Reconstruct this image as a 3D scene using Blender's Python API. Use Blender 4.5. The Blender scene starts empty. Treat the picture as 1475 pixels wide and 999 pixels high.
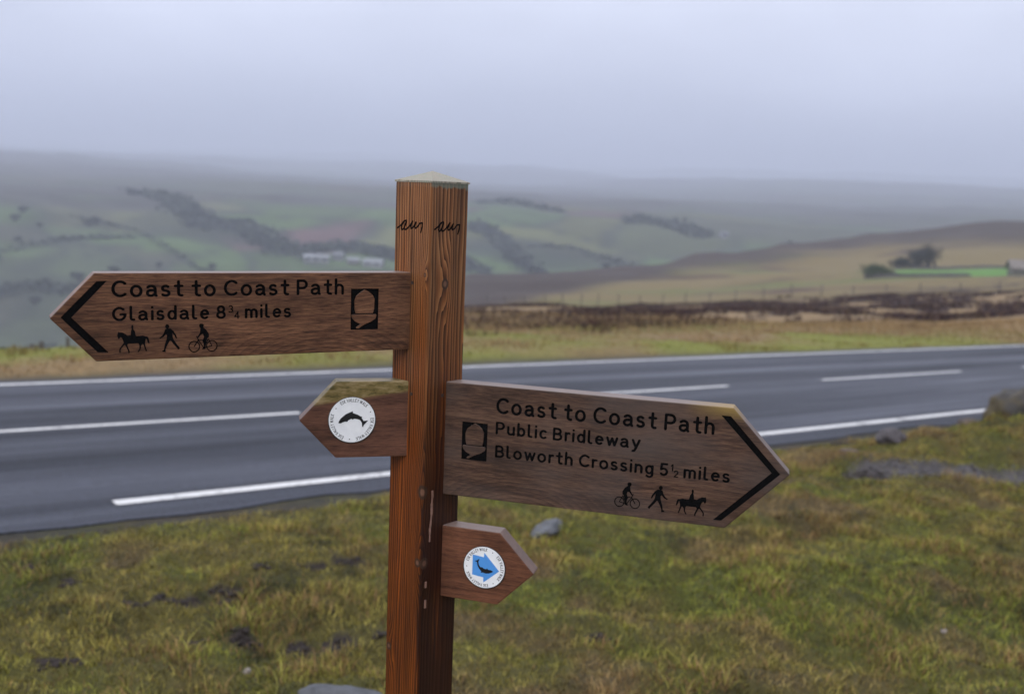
import bpy, bmesh, math, random
import numpy as np
from mathutils import Matrix, Vector
random.seed(7); RNG = np.random.default_rng(11)
S = bpy.context.scene; COL = S.collection
# ------------------------------------------------------------------ camera
PW, PH, F = 1475.0, 999.0, 1434.0            # photograph size and focal length in its pixels (35 mm lens)
PITCH, ROLL = 0.15593, 0.04073
def cam_axes():
    cp, sp = math.cos(PITCH), math.sin(PITCH)
    right = np.array([1, 0, 0.]); fwd = np.array([0, cp, -sp]); down = np.array([0, -sp, -cp])
    cr, sr = math.cos(ROLL), math.sin(ROLL)
    return cr*right - sr*down, sr*right + cr*down, fwd
CR, CD, CF = cam_axes()
def ray(x, y):
    return CR*((x-PW/2)/F) + CD*((y-PH/2)/F) + CF
cam = bpy.data.cameras.new('camera'); camo = bpy.data.objects.new('camera', cam); COL.objects.link(camo)
camo.matrix_world = Matrix(((CR[0], -CD[0], -CF[0], 0), (CR[1], -CD[1], -CF[1], 0), (CR[2], -CD[2], -CF[2], 0), (0, 0, 0, 1)))
cam.sensor_width = 36.0; cam.lens = 36.0*F/PW; cam.clip_start = .05; cam.clip_end = 30000
cam.dof.use_dof = True; cam.dof.focus_distance = 1.80; cam.dof.aperture_fstop = 3.4; cam.dof.aperture_blades = 9
S.camera = camo
# ------------------------------------------------------------------ overcast sky, weak broad sun, exposure
SUN_EL, SUN_AZ = math.radians(36), math.radians(-142)      # azimuth from +Y towards +X: behind and left of the camera
world = bpy.data.worlds.new('World'); S.world = world; world.use_nodes = True
nt = world.node_tree; nt.nodes.clear()
wo = nt.nodes.new('ShaderNodeOutputWorld'); bg = nt.nodes.new('ShaderNodeBackground'); bg.inputs['Strength'].default_value = .1
sky = nt.nodes.new('ShaderNodeTexSky'); sky.sky_type = 'NISHITA'; sky.sun_disc = False
sky.sun_elevation = SUN_EL; sky.sun_rotation = SUN_AZ; sky.dust_density = 3.0; sky.air_density = 1.0
hs = nt.nodes.new('ShaderNodeHueSaturation'); hs.inputs['Saturation'].default_value = .35
geo = nt.nodes.new('ShaderNodeNewGeometry'); sep = nt.nodes.new('ShaderNodeSeparateXYZ')
mr = nt.nodes.new('ShaderNodeMapRange'); mr.inputs['From Min'].default_value = -.02; mr.inputs['From Max'].default_value = 1.0
rmp = nt.nodes.new('ShaderNodeValToRGB')                   # cloud deck: dim at the horizon, brighter overhead
rmp.color_ramp.elements[0].color = (.50, .53, .65, 1); rmp.color_ramp.elements[1].color = (1.25, 1.25, 1.32, 1)
rmp.color_ramp.elements.new(.12).color = (.72, .76, .91, 1)
tcw = nt.nodes.new('ShaderNodeTexCoord'); nz = nt.nodes.new('ShaderNodeTexNoise'); nz.inputs['Scale'].default_value = 2.2; nz.inputs['Detail'].default_value = 3
mpw = nt.nodes.new('ShaderNodeMapping'); mpw.inputs['Scale'].default_value = (1, 1, 2.6)
nr = nt.nodes.new('ShaderNodeMapRange'); nr.inputs['From Min'].default_value = .3; nr.inputs['From Max'].default_value = .7
nr.inputs['To Min'].default_value = 7.6; nr.inputs['To Max'].default_value = 12.4
mul = nt.nodes.new('ShaderNodeVectorMath'); mul.operation = 'SCALE'
mx = nt.nodes.new('ShaderNodeMix'); mx.data_type = 'RGBA'; mx.inputs['Factor'].default_value = .85
L = nt.links.new
L(tcw.outputs['Generated'], sep.inputs[0]); L(sep.outputs['Z'], mr.inputs['Value']); L(mr.outputs[0], rmp.inputs['Fac'])
L(tcw.outputs['Generated'], mpw.inputs['Vector']); L(mpw.outputs[0], nz.inputs['Vector']); L(nz.outputs['Fac'], nr.inputs['Value'])
L(rmp.outputs['Color'], mul.inputs[0]); L(nr.outputs[0], mul.inputs['Scale'])
L(sky.outputs[0], hs.inputs['Color']); L(hs.outputs[0], mx.inputs['A']); L(mul.outputs[0], mx.inputs['B'])
L(mx.outputs['Result'], bg.inputs['Color']); L(bg.outputs[0], wo.inputs['Surface'])
sl = bpy.data.lights.new('sun', 'SUN'); sl.energy = 1.0; sl.angle = math.radians(40); sl.color = (1, .97, .92)
so = bpy.data.objects.new('sun', sl); COL.objects.link(so)
sd = Vector((math.sin(SUN_AZ)*math.cos(SUN_EL), math.cos(SUN_AZ)*math.cos(SUN_EL), math.sin(SUN_EL)))
so.rotation_euler = sd.to_track_quat('Z', 'Y').to_euler()
S.view_settings.view_transform = 'Standard'; S.view_settings.look = 'None'; S.view_settings.exposure = 0.58; S.view_settings.gamma = 1
S.cycles.volume_bounces = 1; S.cycles.max_bounces = 8; S.cycles.diffuse_bounces = 3

# ------------------------------------------------------------------ helpers
def link(name, me, mats=(), parent=None):
    o = bpy.data.objects.new(name, me); COL.objects.link(o)
    for m in (mats if isinstance(mats, (list, tuple)) else [mats]): me.materials.append(m)
    if parent is not None: o.parent = parent
    return o
def tag(o, label=None, cat=None, group=None, kind=None):
    for k, v in (('label', label), ('category', cat), ('group', group), ('kind', kind)):
        if v: o[k] = v
    return o
def empty(name, loc):
    o = bpy.data.objects.new(name, None); COL.objects.link(o); o.location = loc; o.empty_display_size = .1; return o
def bm_obj(name, bm, mats, parent=None, smooth=False):
    me = bpy.data.meshes.new(name); bm.to_mesh(me); bm.free()
    if smooth: me.polygons.foreach_set('use_smooth', [True]*len(me.polygons))
    return link(name, me, mats, parent)
def np_mesh(name, V, T, col=None, smooth=False):
    """triangles or quads from numpy arrays, with an optional colour per vertex"""
    V = np.asarray(V, np.float32); T = np.asarray(T, np.int32); k = T.shape[1]
    me = bpy.data.meshes.new(name); me.vertices.add(len(V)); me.vertices.foreach_set('co', V.ravel())
    me.loops.add(T.size); me.loops.foreach_set('vertex_index', T.ravel())
    me.polygons.add(len(T)); me.polygons.foreach_set('loop_start', np.arange(0, T.size, k, dtype=np.int32))
    me.polygons.foreach_set('loop_total', np.full(len(T), k, np.int32))
    if smooth: me.polygons.foreach_set('use_smooth', np.ones(len(T), bool))
    if col is not None:
        a = me.color_attributes.new('col', 'FLOAT_COLOR', 'POINT')
        c = np.ones((len(V), 4), np.float32); c[:, :3] = col; a.data.foreach_set('color', c.ravel())
    me.update(); me.validate(); return me
def vnoise(x, y, seed=0):
    """2D value noise, 0..1"""
    x = np.asarray(x, float); y = np.asarray(y, float)
    xi = np.floor(x).astype(np.int64); yi = np.floor(y).astype(np.int64); fx = x-xi; fy = y-yi
    fx = fx*fx*(3-2*fx); fy = fy*fy*(3-2*fy)
    def h(i, j):
        n = (i*374761393 + j*668265263 + seed*1442695041) & 0xffffffff
        n = ((n ^ (n >> 13))*1274126177) & 0xffffffff
        n = ((n ^ (n >> 16))*2246822519) & 0xffffffff
        return ((n ^ (n >> 15)) & 0xffffff)/float(0xffffff)
    return (h(xi, yi)*(1-fx)+h(xi+1, yi)*fx)*(1-fy) + (h(xi, yi+1)*(1-fx)+h(xi+1, yi+1)*fx)*fy
def fbm(x, y, seed=0, o=4):
    s = 0; a = .5; t = 0
    for k in range(o):
        s = s + a*vnoise(x*2**k+17*k, y*2**k-9*k, seed+k); t += a; a *= .5
    return s/t
def sstep(a, b, x):
    t = np.clip((x-a)/(b-a), 0, 1); return t*t*(3-2*t)
# ------------------------------------------------------------------ materials
def new_mat(name):
    m = bpy.data.materials.new(name); m.use_nodes = True; t = m.node_tree
    return m, t, t.nodes['Principled BSDF']
def node(t, kind, **kw):
    n = t.nodes.new(kind)
    for k, v in kw.items():
        if k in n.inputs: n.inputs[k].default_value = v
        else: setattr(n, k, v)
    return n
def math_n(t, op, a, b=None, clamp=False):
    n = t.nodes.new('ShaderNodeMath'); n.operation = op; n.use_clamp = clamp
    for i, v in enumerate((a, b)):
        if v is None: continue
        if hasattr(v, 'is_linked') or hasattr(v, 'links'): t.links.new(v, n.inputs[i])
        else: n.inputs[i].default_value = v
    return n.outputs[0]
def ramp(t, fac, stops, interp='LINEAR'):
    n = t.nodes.new('ShaderNodeValToRGB'); cr = n.color_ramp; cr.interpolation = interp
    while len(cr.elements) < len(stops): cr.elements.new(.5)
    for e, (p, c) in zip(cr.elements, stops):
        e.position = p; e.color = (*c, 1) if not isinstance(c, (int, float)) else (c, c, c, 1)
    t.links.new(fac, n.inputs['Fac']); return n.outputs['Color']
def mix(t, fac, a, b, mode='MIX'):
    n = t.nodes.new('ShaderNodeMix'); n.data_type = 'RGBA'; n.blend_type = mode
    for key, v in (('Factor', fac), ('A', a), ('B', b)):
        s = n.inputs[key] if key == 'Factor' else [i for i in n.inputs if i.name == key and i.type == 'RGBA'][0]
        if hasattr(v, 'links'): t.links.new(v, s)
        else: s.default_value = v if key == 'Factor' else (*v, 1)
    return [o for o in n.outputs if o.type == 'RGBA'][0]
def noise(t, vec, scale, detail=4, rough=.55, dist=0):
    n = node(t, 'ShaderNodeTexNoise'); n.inputs['Scale'].default_value = scale; n.inputs['Detail'].default_value = detail
    n.inputs['Roughness'].default_value = rough; n.inputs['Distortion'].default_value = dist
    t.links.new(vec, n.inputs['Vector']); return n.outputs['Fac']
def mapped(t, out, scale=(1, 1, 1), loc=(0, 0, 0), rot=(0, 0, 0)):
    n = t.nodes.new('ShaderNodeMapping'); n.inputs['Scale'].default_value = scale; n.inputs['Location'].default_value = loc
    n.inputs['Rotation'].default_value = rot; t.links.new(out, n.inputs['Vector']); return n.outputs[0]
def bump(t, b, h, strength, dist):
    n = t.nodes.new('ShaderNodeBump'); n.inputs['Strength'].default_value = strength; n.inputs['Distance'].default_value = dist
    t.links.new(h, n.inputs['Height']); t.links.new(n.outputs[0], b.inputs['Normal'])
def objco(t): return t.nodes.new('ShaderNodeTexCoord').outputs['Object']
def simple_mat(name, col, rough=.6, var=.25, scale=20, spec=.5):
    m, t, b = new_mat(name); co = objco(t); n = noise(t, co, scale)
    c = ramp(t, n, [(.3, tuple(v*(1-var) for v in col)), (.7, tuple(v*(1+var) for v in col))])
    t.links.new(c, b.inputs['Base Color']); b.inputs['Roughness'].default_value = rough
    b.inputs['Specular IOR Level'].default_value = spec; return m
def attr_mat(name, rough=.8, scale=None, amount=.35, bumpd=0, spec=.3):
    """colour from the mesh's own 'col' attribute, broken up by noise"""
    m, t, b = new_mat(name); a = t.nodes.new('ShaderNodeAttribute'); a.attribute_name = 'col'; c = a.outputs['Color']
    if scale:
        g = t.nodes.new('ShaderNodeNewGeometry').outputs['Position']
        n = noise(t, g, scale, 8, .65)
        c = mix(t, 1.0, c, ramp(t, n, [(.25, 1-amount), (.75, 1+amount)]), 'MULTIPLY')
        if bumpd: bump(t, b, n, .7, bumpd)
    t.links.new(c, b.inputs['Base Color']); b.inputs['Roughness'].default_value = rough
    b.inputs['Specular IOR Level'].default_value = spec; return m

# ------------------------------------------------------------------ terrain height
HCAM = 1.9
PN = np.array([.00660823, .05422308, .99850698])              # the verge and the road fall gently away from the camera
def plane_z(X, Y): return -(HCAM + PN[0]*X + PN[1]*Y)/PN[2]
def on_plane(x, y):
    d = ray(x, y); return d*(-HCAM/(d @ PN))
RA, RB = on_plane(300, 725-.1067*135), on_plane(1300, 725-.1067*1135)       # near edge line of the road
RD = (RB-RA)/np.linalg.norm(RB-RA); RDH = RD[:2]/np.linalg.norm(RD[:2]); RNH = np.array([-RDH[1], RDH[0]])
ROADW = 3.03*HCAM                                             # between the two edge lines
def road_st(X, Y): return (X-RA[0])*RDH[0]+(Y-RA[1])*RDH[1], (X-RA[0])*RNH[0]+(Y-RA[1])*RNH[1]
FAR = [(300, -49), (360, -39), (430, -25.5), (480, -15), (600, -9), (900, 0), (1500, 14), (2500, 40), (4000, 95), (6500, 165)]
LEFT = [(25, -5.4), (60, -15), (120, -32), (200, -46), (300, -49)]
def col_knots(px, pts, tail):
    d = ray(px, 400); az = math.atan2(d[0], d[1]); k = []
    for r in (3, 8, 12, 16):
        k.append((r, plane_z(r*math.sin(az), r*math.cos(az))))
    for r, y in pts:
        e = ray(px, y); k.append((r, r*e[2]/math.hypot(e[0], e[1])))
    k += tail; k += [q for q in FAR if q[0] > k[-1][0]*1.15]
    return az, k
COLS = [col_knots(-250, [], LEFT), col_knots(0, [], LEFT), col_knots(350, [], [(27, -4.8), (60, -12), (120, -28), (200, -44), (300, -49)]),
        col_knots(540, [(24, 478), (50, 464), (100, 452)], [(150, -22), (220, -40), (290, -48)]),
        col_knots(670, [(24, 480), (45, 462), (95, 440), (135, 422), (175, 395)], [(220, -28), (290, -46)]),
        col_knots(860, [(26, 482), (50, 460), (95, 437), (140, 414), (190, 386)], [(235, -28), (300, -45)]),
        col_knots(1000, [(28, 482), (52, 458), (95, 437), (150, 408), (215, 370)], [(265, -27), (325, -44)]),
        col_knots(1120, [(30, 480), (54, 457), (95, 437), (145, 407), (170, 396), (240, 357)], [(295, -26), (350, -40)]),
        col_knots(1250, [(32, 478), (56, 456), (95, 437), (139, 407), (168, 397), (205, 372), (260, 343)], [(330, -26), (385, -37)]),
        col_knots(1475, [(36, 473), (58, 454), (95, 434), (139, 406.5), (168, 396), (205, 364), (275, 322)], [(350, -18), (430, -28)]),
        col_knots(1900, [(36, 490), (58, 468), (95, 444), (139, 412), (168, 400), (205, 368), (275, 328)], [(350, -18), (430, -28)])]
LR = np.linspace(math.log(2.5), math.log(7000), 420)
def hermite(xs, ys, xq):
    xs = np.array(xs, float); ys = np.array(ys, float); d = np.diff(ys)/np.diff(xs); m = np.zeros(len(xs)); m[0] = d[0]; m[-1] = d[-1]
    for i in range(1, len(xs)-1): m[i] = 0 if d[i-1]*d[i] <= 0 else 2*d[i-1]*d[i]/(d[i-1]+d[i])
    i = np.clip(np.searchsorted(xs, xq)-1, 0, len(xs)-2); h = xs[i+1]-xs[i]; t = np.clip((xq-xs[i])/h, 0, 1)
    return ys[i]*(2*t**3-3*t**2+1)+m[i]*h*(t**3-2*t*t+t)+ys[i+1]*(3*t*t-2*t**3)+m[i+1]*h*(t**3-t*t)
TAB = np.array([hermite([k[0] for k in ks], [k[1] for k in ks], np.exp(LR)) for _, ks in COLS])
AZS = np.array([a for a, _ in COLS])
def terrain(X, Y, bumps=True):
    X = np.asarray(X, float); Y = np.asarray(Y, float); r = np.hypot(X, Y)+1e-6; az = np.arctan2(X, Y)
    a = np.clip(np.interp(az, AZS, np.arange(len(AZS))), 0, len(AZS)-1.0001); i = a.astype(int); fa = a-i
    b = np.clip((np.log(r)-LR[0])/(LR[1]-LR[0]), 0, len(LR)-1.0001); j = b.astype(int); fb = b-j
    z = (TAB[i, j]*(1-fb)+TAB[i, j+1]*fb)*(1-fa)+(TAB[i+1, j]*(1-fb)+TAB[i+1, j+1]*fb)*fa
    s, t = road_st(X, Y); p = plane_z(X, Y)
    w = sstep(ROADW+1.5, ROADW+7, t)*np.where(Y > -5, 1, 0)
    z = p*(1-w)+z*w
    if bumps:
        off = np.maximum(np.maximum(-.55-t, t-ROADW-.35), 0)            # nothing grows up through the tarmac
        k = sstep(0, 1.2, off)
        n = (fbm(X*.9, Y*.9, 3)-.5)*.22 + (fbm(X*3.1, Y*3.1, 5)-.5)*.20 + (fbm(X*8, Y*8, 8, 2)-.5)*.055
        far = np.clip(r/60, 0, 1)
        n = n*(1-far) + far*((fbm(X/14, Y/14, 21)-.5)*1.6+(fbm(X/90, Y/90, 22)-.5)*np.clip(r/60, 0, 9))
        # turfy bank in front of the boulder
        bank = np.exp(-(((X-5.6)/1.9)**2+((Y-10.2)/1.1)**2))*(.22+.5*(fbm(X*1.9, Y*1.9, 26)-.2))
        n = n + sstep(500, 1500, r)*(fbm(X/700, Y/900, 24, 3)-.5)*np.clip(r/28, 0, 80)
        z = z + k*(n+bank) - .012 - .06*sstep(.1, .5, t)*sstep(ROADW-.1, ROADW-.5, t)
    return z
def hit(x, y):
    """where the line of sight through a pixel meets the ground"""
    d = ray(x, y); ts = np.exp(np.linspace(math.log(2.5), math.log(6000), 4000)); P = d[None, :]*ts[:, None]
    g = P[:, 2]-terrain(P[:, 0], P[:, 1], False); k = int(np.argmax(g < 0)); return P[k]
# ------------------------------------------------------------------ ground sheet
def srgb(*c): return np.array([((v/255+.055)/1.055)**2.4 if v > 10 else v/255/12.92 for v in c])
az_f = np.radians(np.arange(-42, 42.01, .14)); az_c = np.radians(np.concatenate([np.arange(-180, -42, 3.0), np.arange(45, 180.1, 3.0)]))
az = np.sort(np.concatenate([az_f, az_c]))
rr = np.concatenate([[.02, .6, 1.2, 1.8], np.exp(np.linspace(math.log(2.4), math.log(25), 190)), np.exp(np.linspace(math.log(25.4), math.log(6400), 330))])
A, Rr = np.meshgrid(az, rr, indexing='ij'); GX = Rr*np.sin(A); GY = Rr*np.cos(A); GZ = terrain(GX, GY)
PEAT = [(250, 862, 70, 9), (190, 868, 35, 6), (330, 852, 40, 8), (450, 820, 45, 9), (500, 815, 40, 8), (370, 822, 30, 6), (490, 915, 45, 16), (430, 915, 40, 14), (350, 915, 40, 13), (280, 915, 30, 8), (80, 958, 60, 7),
        (40, 815, 14, 5), (100, 835, 25, 5), (330, 862, 25, 6), (550, 912, 20, 8), (1250, 690, 50, 9), (1420, 690, 50, 7), (1215, 640, 25, 6), (860, 912, 18, 4)]
PEATG = []
for px, py, wx, wy in PEAT:
    c = on_plane(px, py); e = on_plane(px+wx, py); g = on_plane(px, py-wy)
    PEATG.append((c[0], c[1], max(.04, np.hypot(*(e-c)[:2])*.5), max(.04, np.hypot(*(g-c)[:2])*.5)))
GRAVEL = [on_plane(x, y)[:2] for x, y in ((1290, 686), (1360, 688), (1430, 692), (1500, 696))]
def peat_w(X, Y):
    w = np.zeros_like(X)
    n = fbm(X*13, Y*13, 31, 3)
    for cx, cy, a, b in PEATG:
        q = ((X-cx)/a)**2+((Y-cy)/b)**2
        w = np.maximum(w, np.clip(1.9-q-(n-.5)*4.2, 0, 1)*(q < 4))
    return np.clip(w, 0, 1)
def gravel_w(X, Y):
    w = np.zeros_like(X)
    for g in GRAVEL: w = np.maximum(w, np.exp(-(((X-g[0])/.5)**2+((Y-g[1])/.28)**2)))
    return sstep(.35, .7, w+(fbm(X*4, Y*4, 77)-.5)*.5)
GREEN = np.array([.170, .182, .030]); OLIVE = np.array([.210, .178, .042]); TAN = np.array([.225, .152, .072]); DARKG = np.array([.050, .055, .016])
PEATC = np.array([.022, .015, .012]); HEATH = np.array([.040, .017, .012]); MOOR = np.array([.040, .027, .022]); GRAV = np.array([.065, .058, .060])
def lerp(a, b, w): return a*(1-w[..., None])+b*w[..., None]
def near_colour(X, Y):
    a = fbm(X*.55, Y*.55, 41); b = fbm(X*2.3, Y*2.3, 42); c = fbm(X*7, Y*7, 43, 3)
    col = lerp(np.broadcast_to(GREEN, X.shape+(3,)), OLIVE, sstep(.38, .6, a*.5+b*.5))
    col = lerp(col, TAN, sstep(.53, .72, b*.6+fbm(X*.8, Y*.8, 47)*.4)*.8)
    # drier and browner towards the bottom right of the verge
    dry = sstep(.5, 4.5, X)*sstep(6.5, 4.0, Y)
    col = lerp(col, TAN*.95, np.clip(dry*sstep(.38, .6, b*.7+c*.3), 0, 1)*.75)
    col = lerp(col, DARKG, sstep(.56, .74, c*.55+fbm(X*1.7, Y*1.7, 48)*.45)*.75)
    return col
# random fields for the far side of the valley
NS = 1500; SX = RNG.uniform(-900, 900, NS); SY = RNG.uniform(90, 1300, NS)
SK = RNG.uniform(0, 1, NS)
def fields(X, Y):
    out = np.zeros(X.shape+(3,)); edge = np.zeros(X.shape)
    wx = X+(fbm(X/80, Y/80, 51)-.5)*70; wy = (Y+(fbm(X/80, Y/80, 52)-.5)*70)
    for sl_ in range(0, X.size, 40000):
        q = slice(sl_, sl_+40000); xs = wx.ravel()[q]; ys = wy.ravel()[q]
        D = np.hypot((xs[:, None]-SX[None])*.6, ys[:, None]-SY[None]); ix = np.argpartition(D, 1, axis=1)[:, :2]
        d = np.take_along_axis(D, ix, 1); o = np.argsort(d, 1); ix = np.take_along_axis(ix, o, 1); d = np.take_along_axis(d, o, 1)
        k = SK[ix[:, 0]]; e = d[:, 1]-d[:, 0]
        c = np.where((k < .5)[:, None], np.array([.058, .094, .026]), np.where((k < .72)[:, None], np.array([.082, .088, .030]), np.where((k < .88)[:, None], np.array([.085, .045, .045]), np.array([.055, .065, .028]))))
        out.reshape(-1, 3)[q] = c*(1+(k[:, None]*7 % 1-.5)*.4); edge.ravel()[q] = np.exp(-(e/3.0)**2)
    moor = sstep(.44, .58, fbm(X/150, Y/110, 53)*.6+fbm(X/36, Y/26, 54)*.4)*np.where(X < -60, .7, .45)
    up = sstep(460, 620, np.hypot(X, Y)+(fbm(X/120, Y/120, 55)-.5)*300)
    out = lerp(out, np.array([.042, .040, .036]), np.clip(moor*.8+up*.75, 0, 1)); out = out*(.6+.8*fbm(X/16, Y/12, 58))[..., None]
    out = lerp(out, np.array([.022, .028, .018]), edge*(1-up)*.8)
    wood = sstep(.63, .70, fbm(X/120, Y/70, 57))*(1-up)
    return lerp(out, np.array([.02, .026, .016]), wood*.8)
def heath_w(X, Y):
    r = np.hypot(X, Y); s, t = road_st(X, Y); a = fbm(s/11, t/4.0, 64); b = fbm(s/3, t/1.7, 68); q = t+(a-.5)*16
    low = sstep(14, 19, q)*sstep(60, 45, q)*sstep(.46, .53, a*.5+b*.5); up = sstep(46, 56, q)*sstep(98, 89, r+(a-.5)*12)
    return np.clip(np.maximum(low, up*sstep(.30, .40, a*.5+b*.5)), 0, 1)
def cover(X, Y):
    r = np.hypot(X, Y); a = np.arctan2(X, Y); s, t = road_st(X, Y)
    col = near_colour(X, Y)
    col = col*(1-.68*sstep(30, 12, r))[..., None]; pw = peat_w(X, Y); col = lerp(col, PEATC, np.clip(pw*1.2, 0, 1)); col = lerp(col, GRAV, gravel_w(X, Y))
    # gritty margin along both edges of the tarmac
    m = np.exp(-((t+.50+(fbm(s*1.3, t*2, 61)-.5)*.5)/.2)**2)*.8; col = lerp(col, GRAV*.42, m)
    m = np.exp(-((t-ROADW-.5-(fbm(s*.7, t*2, 62)-.5)*.8)/.4)**2)*.75; col = lerp(col, GRAV*.45, m)
    # beyond the road
    n1 = fbm(X/5, Y/5, 63); n2 = fbm(X/16, Y/9, 64); n3 = fbm(X/40, Y/25, 65)
    right = sstep(-.12, -.04, a)
    verge = lerp(np.broadcast_to(np.array([.16, .165, .030]), X.shape+(3,)), TAN*.85, sstep(.45, .68, n1))
    far_on = sstep(ROADW+.2, ROADW+1.2, t)
    col = lerp(col, verge, far_on)
    u = r*(1+(n2-.5)*.5)
    tan_band = sstep(29, 38, u); col = lerp(col, TAN*(.7+.5*n1[..., None]), tan_band*far_on*(.35+.65*right))
    hb = heath_w(X, Y)*right
    moorgrass = lerp(np.broadcast_to(np.array([.150, .112, .042]), X.shape+(3,)), np.array([.108, .115, .030]), sstep(.46, .6, n3))
    moorgrass = lerp(moorgrass, HEATH*1.4, sstep(.54, .66, n2*.6+n3*.4)*.85)
    col = lerp(col, moorgrass, sstep(86, 100, r+(n2-.5)*14)*right*far_on)
    col = lerp(col, HEATH*.75, hb*far_on)
    # heather on the top of the moor, its lower limit climbing to the right
    lim = np.interp(a, AZS[[3, 4, 5, 6, 8, 9, 10]], [66, 76, 140, 182, 220, 214, 214])
    col = lerp(col, MOOR*(.75+.5*n1[..., None]), sstep(-18, 18, r-lim+(n3-.5)*34+(n2-.5)*22)*right*(r > 84))
    # enclosed green pasture by the tree
    pa = (a > PAST[0])*(a < PAST[1])*(r > PAST[2])*(r < PAST[3]); col = np.where(pa[..., None] > 0, np.array([.080, .185, .028])*(.85+.3*n1[..., None]), col)
    sk = np.interp(a, AZS[[4, 5, 6, 7, 8, 9, 10]], [180, 195, 220, 245, 268, 282, 282]); fw = sstep(1.08, 1.22, r/sk); fl = sstep(45, 110, r)*(1-right)
    f = np.clip(np.maximum(fw, fl), 0, 1)
    sel = f > 0
    if sel.any():
        fc = fields(X[sel], Y[sel]); col[sel] = lerp(col[sel], fc, f[sel])
    return col
_a0 = ray(1288, 400); _a1 = ray(1560, 400)
PAST = (math.atan2(_a0[0], _a0[1]), math.atan2(_a1[0], _a1[1]), 140, 175)
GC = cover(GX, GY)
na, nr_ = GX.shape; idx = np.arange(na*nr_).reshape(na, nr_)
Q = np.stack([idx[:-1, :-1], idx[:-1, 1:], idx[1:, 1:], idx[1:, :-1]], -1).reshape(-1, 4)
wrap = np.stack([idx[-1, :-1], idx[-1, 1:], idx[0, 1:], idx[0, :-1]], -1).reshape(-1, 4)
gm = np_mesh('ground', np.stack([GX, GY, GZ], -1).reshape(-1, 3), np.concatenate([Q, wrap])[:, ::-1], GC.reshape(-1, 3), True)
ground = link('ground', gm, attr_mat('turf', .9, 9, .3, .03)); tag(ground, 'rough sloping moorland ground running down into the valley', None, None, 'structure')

# ------------------------------------------------------------------ road
def road_pt(s, t, lift=0):
    x = RA[0]+RDH[0]*s+RNH[0]*t; y = RA[1]+RDH[1]*s+RNH[1]*t; return (x, y, plane_z(x, y)+lift)
def strip(s0, s1, t0, t1, lift, step=.5, rag0=0, rag1=0, thick=0, seed=1, gaps=False):
    n = max(2, int((s1-s0)/step)); bm = bmesh.new(); rows = []
    for i in range(n+1):
        s = s0+(s1-s0)*i/n
        a = t0+(float(fbm(np.array(s*1.7), np.array(.3), seed))-.5)*rag0; b = t1+(float(fbm(np.array(s*1.7), np.array(5.3), seed+5))-.5)*rag1
        rows.append([bm.verts.new(road_pt(s, q, lift)) for q in (a, a*.5+b*.5, b)] + ([bm.verts.new(road_pt(s, q, lift-thick)) for q in (b, a)] if thick else []))
    for p, q in zip(rows, rows[1:]):
        k = len(p)
        for j in range(k if thick else k-1): bm.faces.new((p[j], q[j], q[(j+1) % k], p[(j+1) % k]))
    if thick:
        bm.faces.new(rows[0]); bm.faces.new(rows[-1][::-1])
    bmesh.ops.recalc_face_normals(bm, faces=bm.faces); return bm
m_tar, t_, b_ = new_mat('wet_tarmac'); g_ = t_.nodes.new('ShaderNodeNewGeometry').outputs['Position']
rl = mapped(t_, g_, (1, 1, 1), (0, 0, 0), (0, 0, -math.atan2(RDH[1], RDH[0])))
lanes = noise(t_, mapped(t_, rl, (.05, 1.5, 1)), 1.0, 4, .6); fine = noise(t_, g_, 42, 5, .8); blot = noise(t_, mapped(t_, rl, (.35, 1.3, 1)), 1.3, 5, .6)
c_ = mix(t_, 1.0, ramp(t_, lanes, [(.3, (.011, .013, .021)), (.7, (.036, .040, .060))]), ramp(t_, fine, [(.36, .25), (.66, 2.0)]), 'MULTIPLY')
t_.links.new(c_, b_.inputs['Base Color'])
t_.links.new(math_n(t_, 'ADD', ramp(t_, lanes, [(.32, .62), (.68, .30)]), math_n(t_, 'MULTIPLY', blot, .16)), b_.inputs['Roughness'])
bump(t_, b_, fine, .7, .012); b_.inputs['Specular IOR Level'].default_value = .26
road = bm_obj('road', strip(-70, 130, -.42, ROADW+.30, 0, .35, .35, .3, .3, 3), m_tar); tag(road, 'wet grey two lane moorland road with white lines', None, None, 'structure')
m_line, t_, b_ = new_mat('road_paint'); g_ = t_.nodes.new('ShaderNodeNewGeometry').outputs['Position']
wn = noise(t_, g_, 26, 6, .75); w2 = noise(t_, g_, 3, 3, .6)
t_.links.new(mix(t_, ramp(t_, math_n(t_, 'ADD', wn, math_n(t_, 'MULTIPLY', w2, .35)), [(.50, 1.0), (.66, 0.0)]), (.64, .64, .64), (.15, .15, .16)), b_.inputs['Base Color']); b_.inputs['Roughness'].default_value = .5
def s_of(x, y): p = on_plane(x, y); return road_st(p[0], p[1])[0]
s_start = s_of(165, 725)
for s0, s1 in ((s_start, s_of(1238, 610)), (s_of(1243, 610), s_of(1297, 604)), (s_of(1302, 604), 90)):
    bm_obj('edge_line', strip(s0, s1, -.055, .075, .005, .4, .02, .02, 0, 9), m_line, road)
bm_obj('edge_line', strip(-65, 120, ROADW-.06, ROADW+.06, .005, .4, .02, .02, 0, 10), m_line, road)
tc = ROADW*.5
e1 = s_of(425, 592); e2a, e2b = s_of(838, 568), s_of(1060, 558); e3a, e3b = s_of(1195, 549), s_of(1400, 537)
dl = e3b-e3a; per = e3b-e2b; e2a = e2b-dl
for s0, s1 in [(e1-dl, e1), (e2a, e2b), (e3a, e3b), (e3a+per, e3b+per), (e3a+2*per, e3b+2*per), (e1-dl-per, e1-per)]:
    bm_obj('centre_dash', strip(s0, s1, tc-.05, tc+.055, .005, .4, .015, .015, 0, 12), m_line, road)
print('dash length/period', dl, per, 'first', e1, e2a, 'roadw', ROADW)

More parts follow.
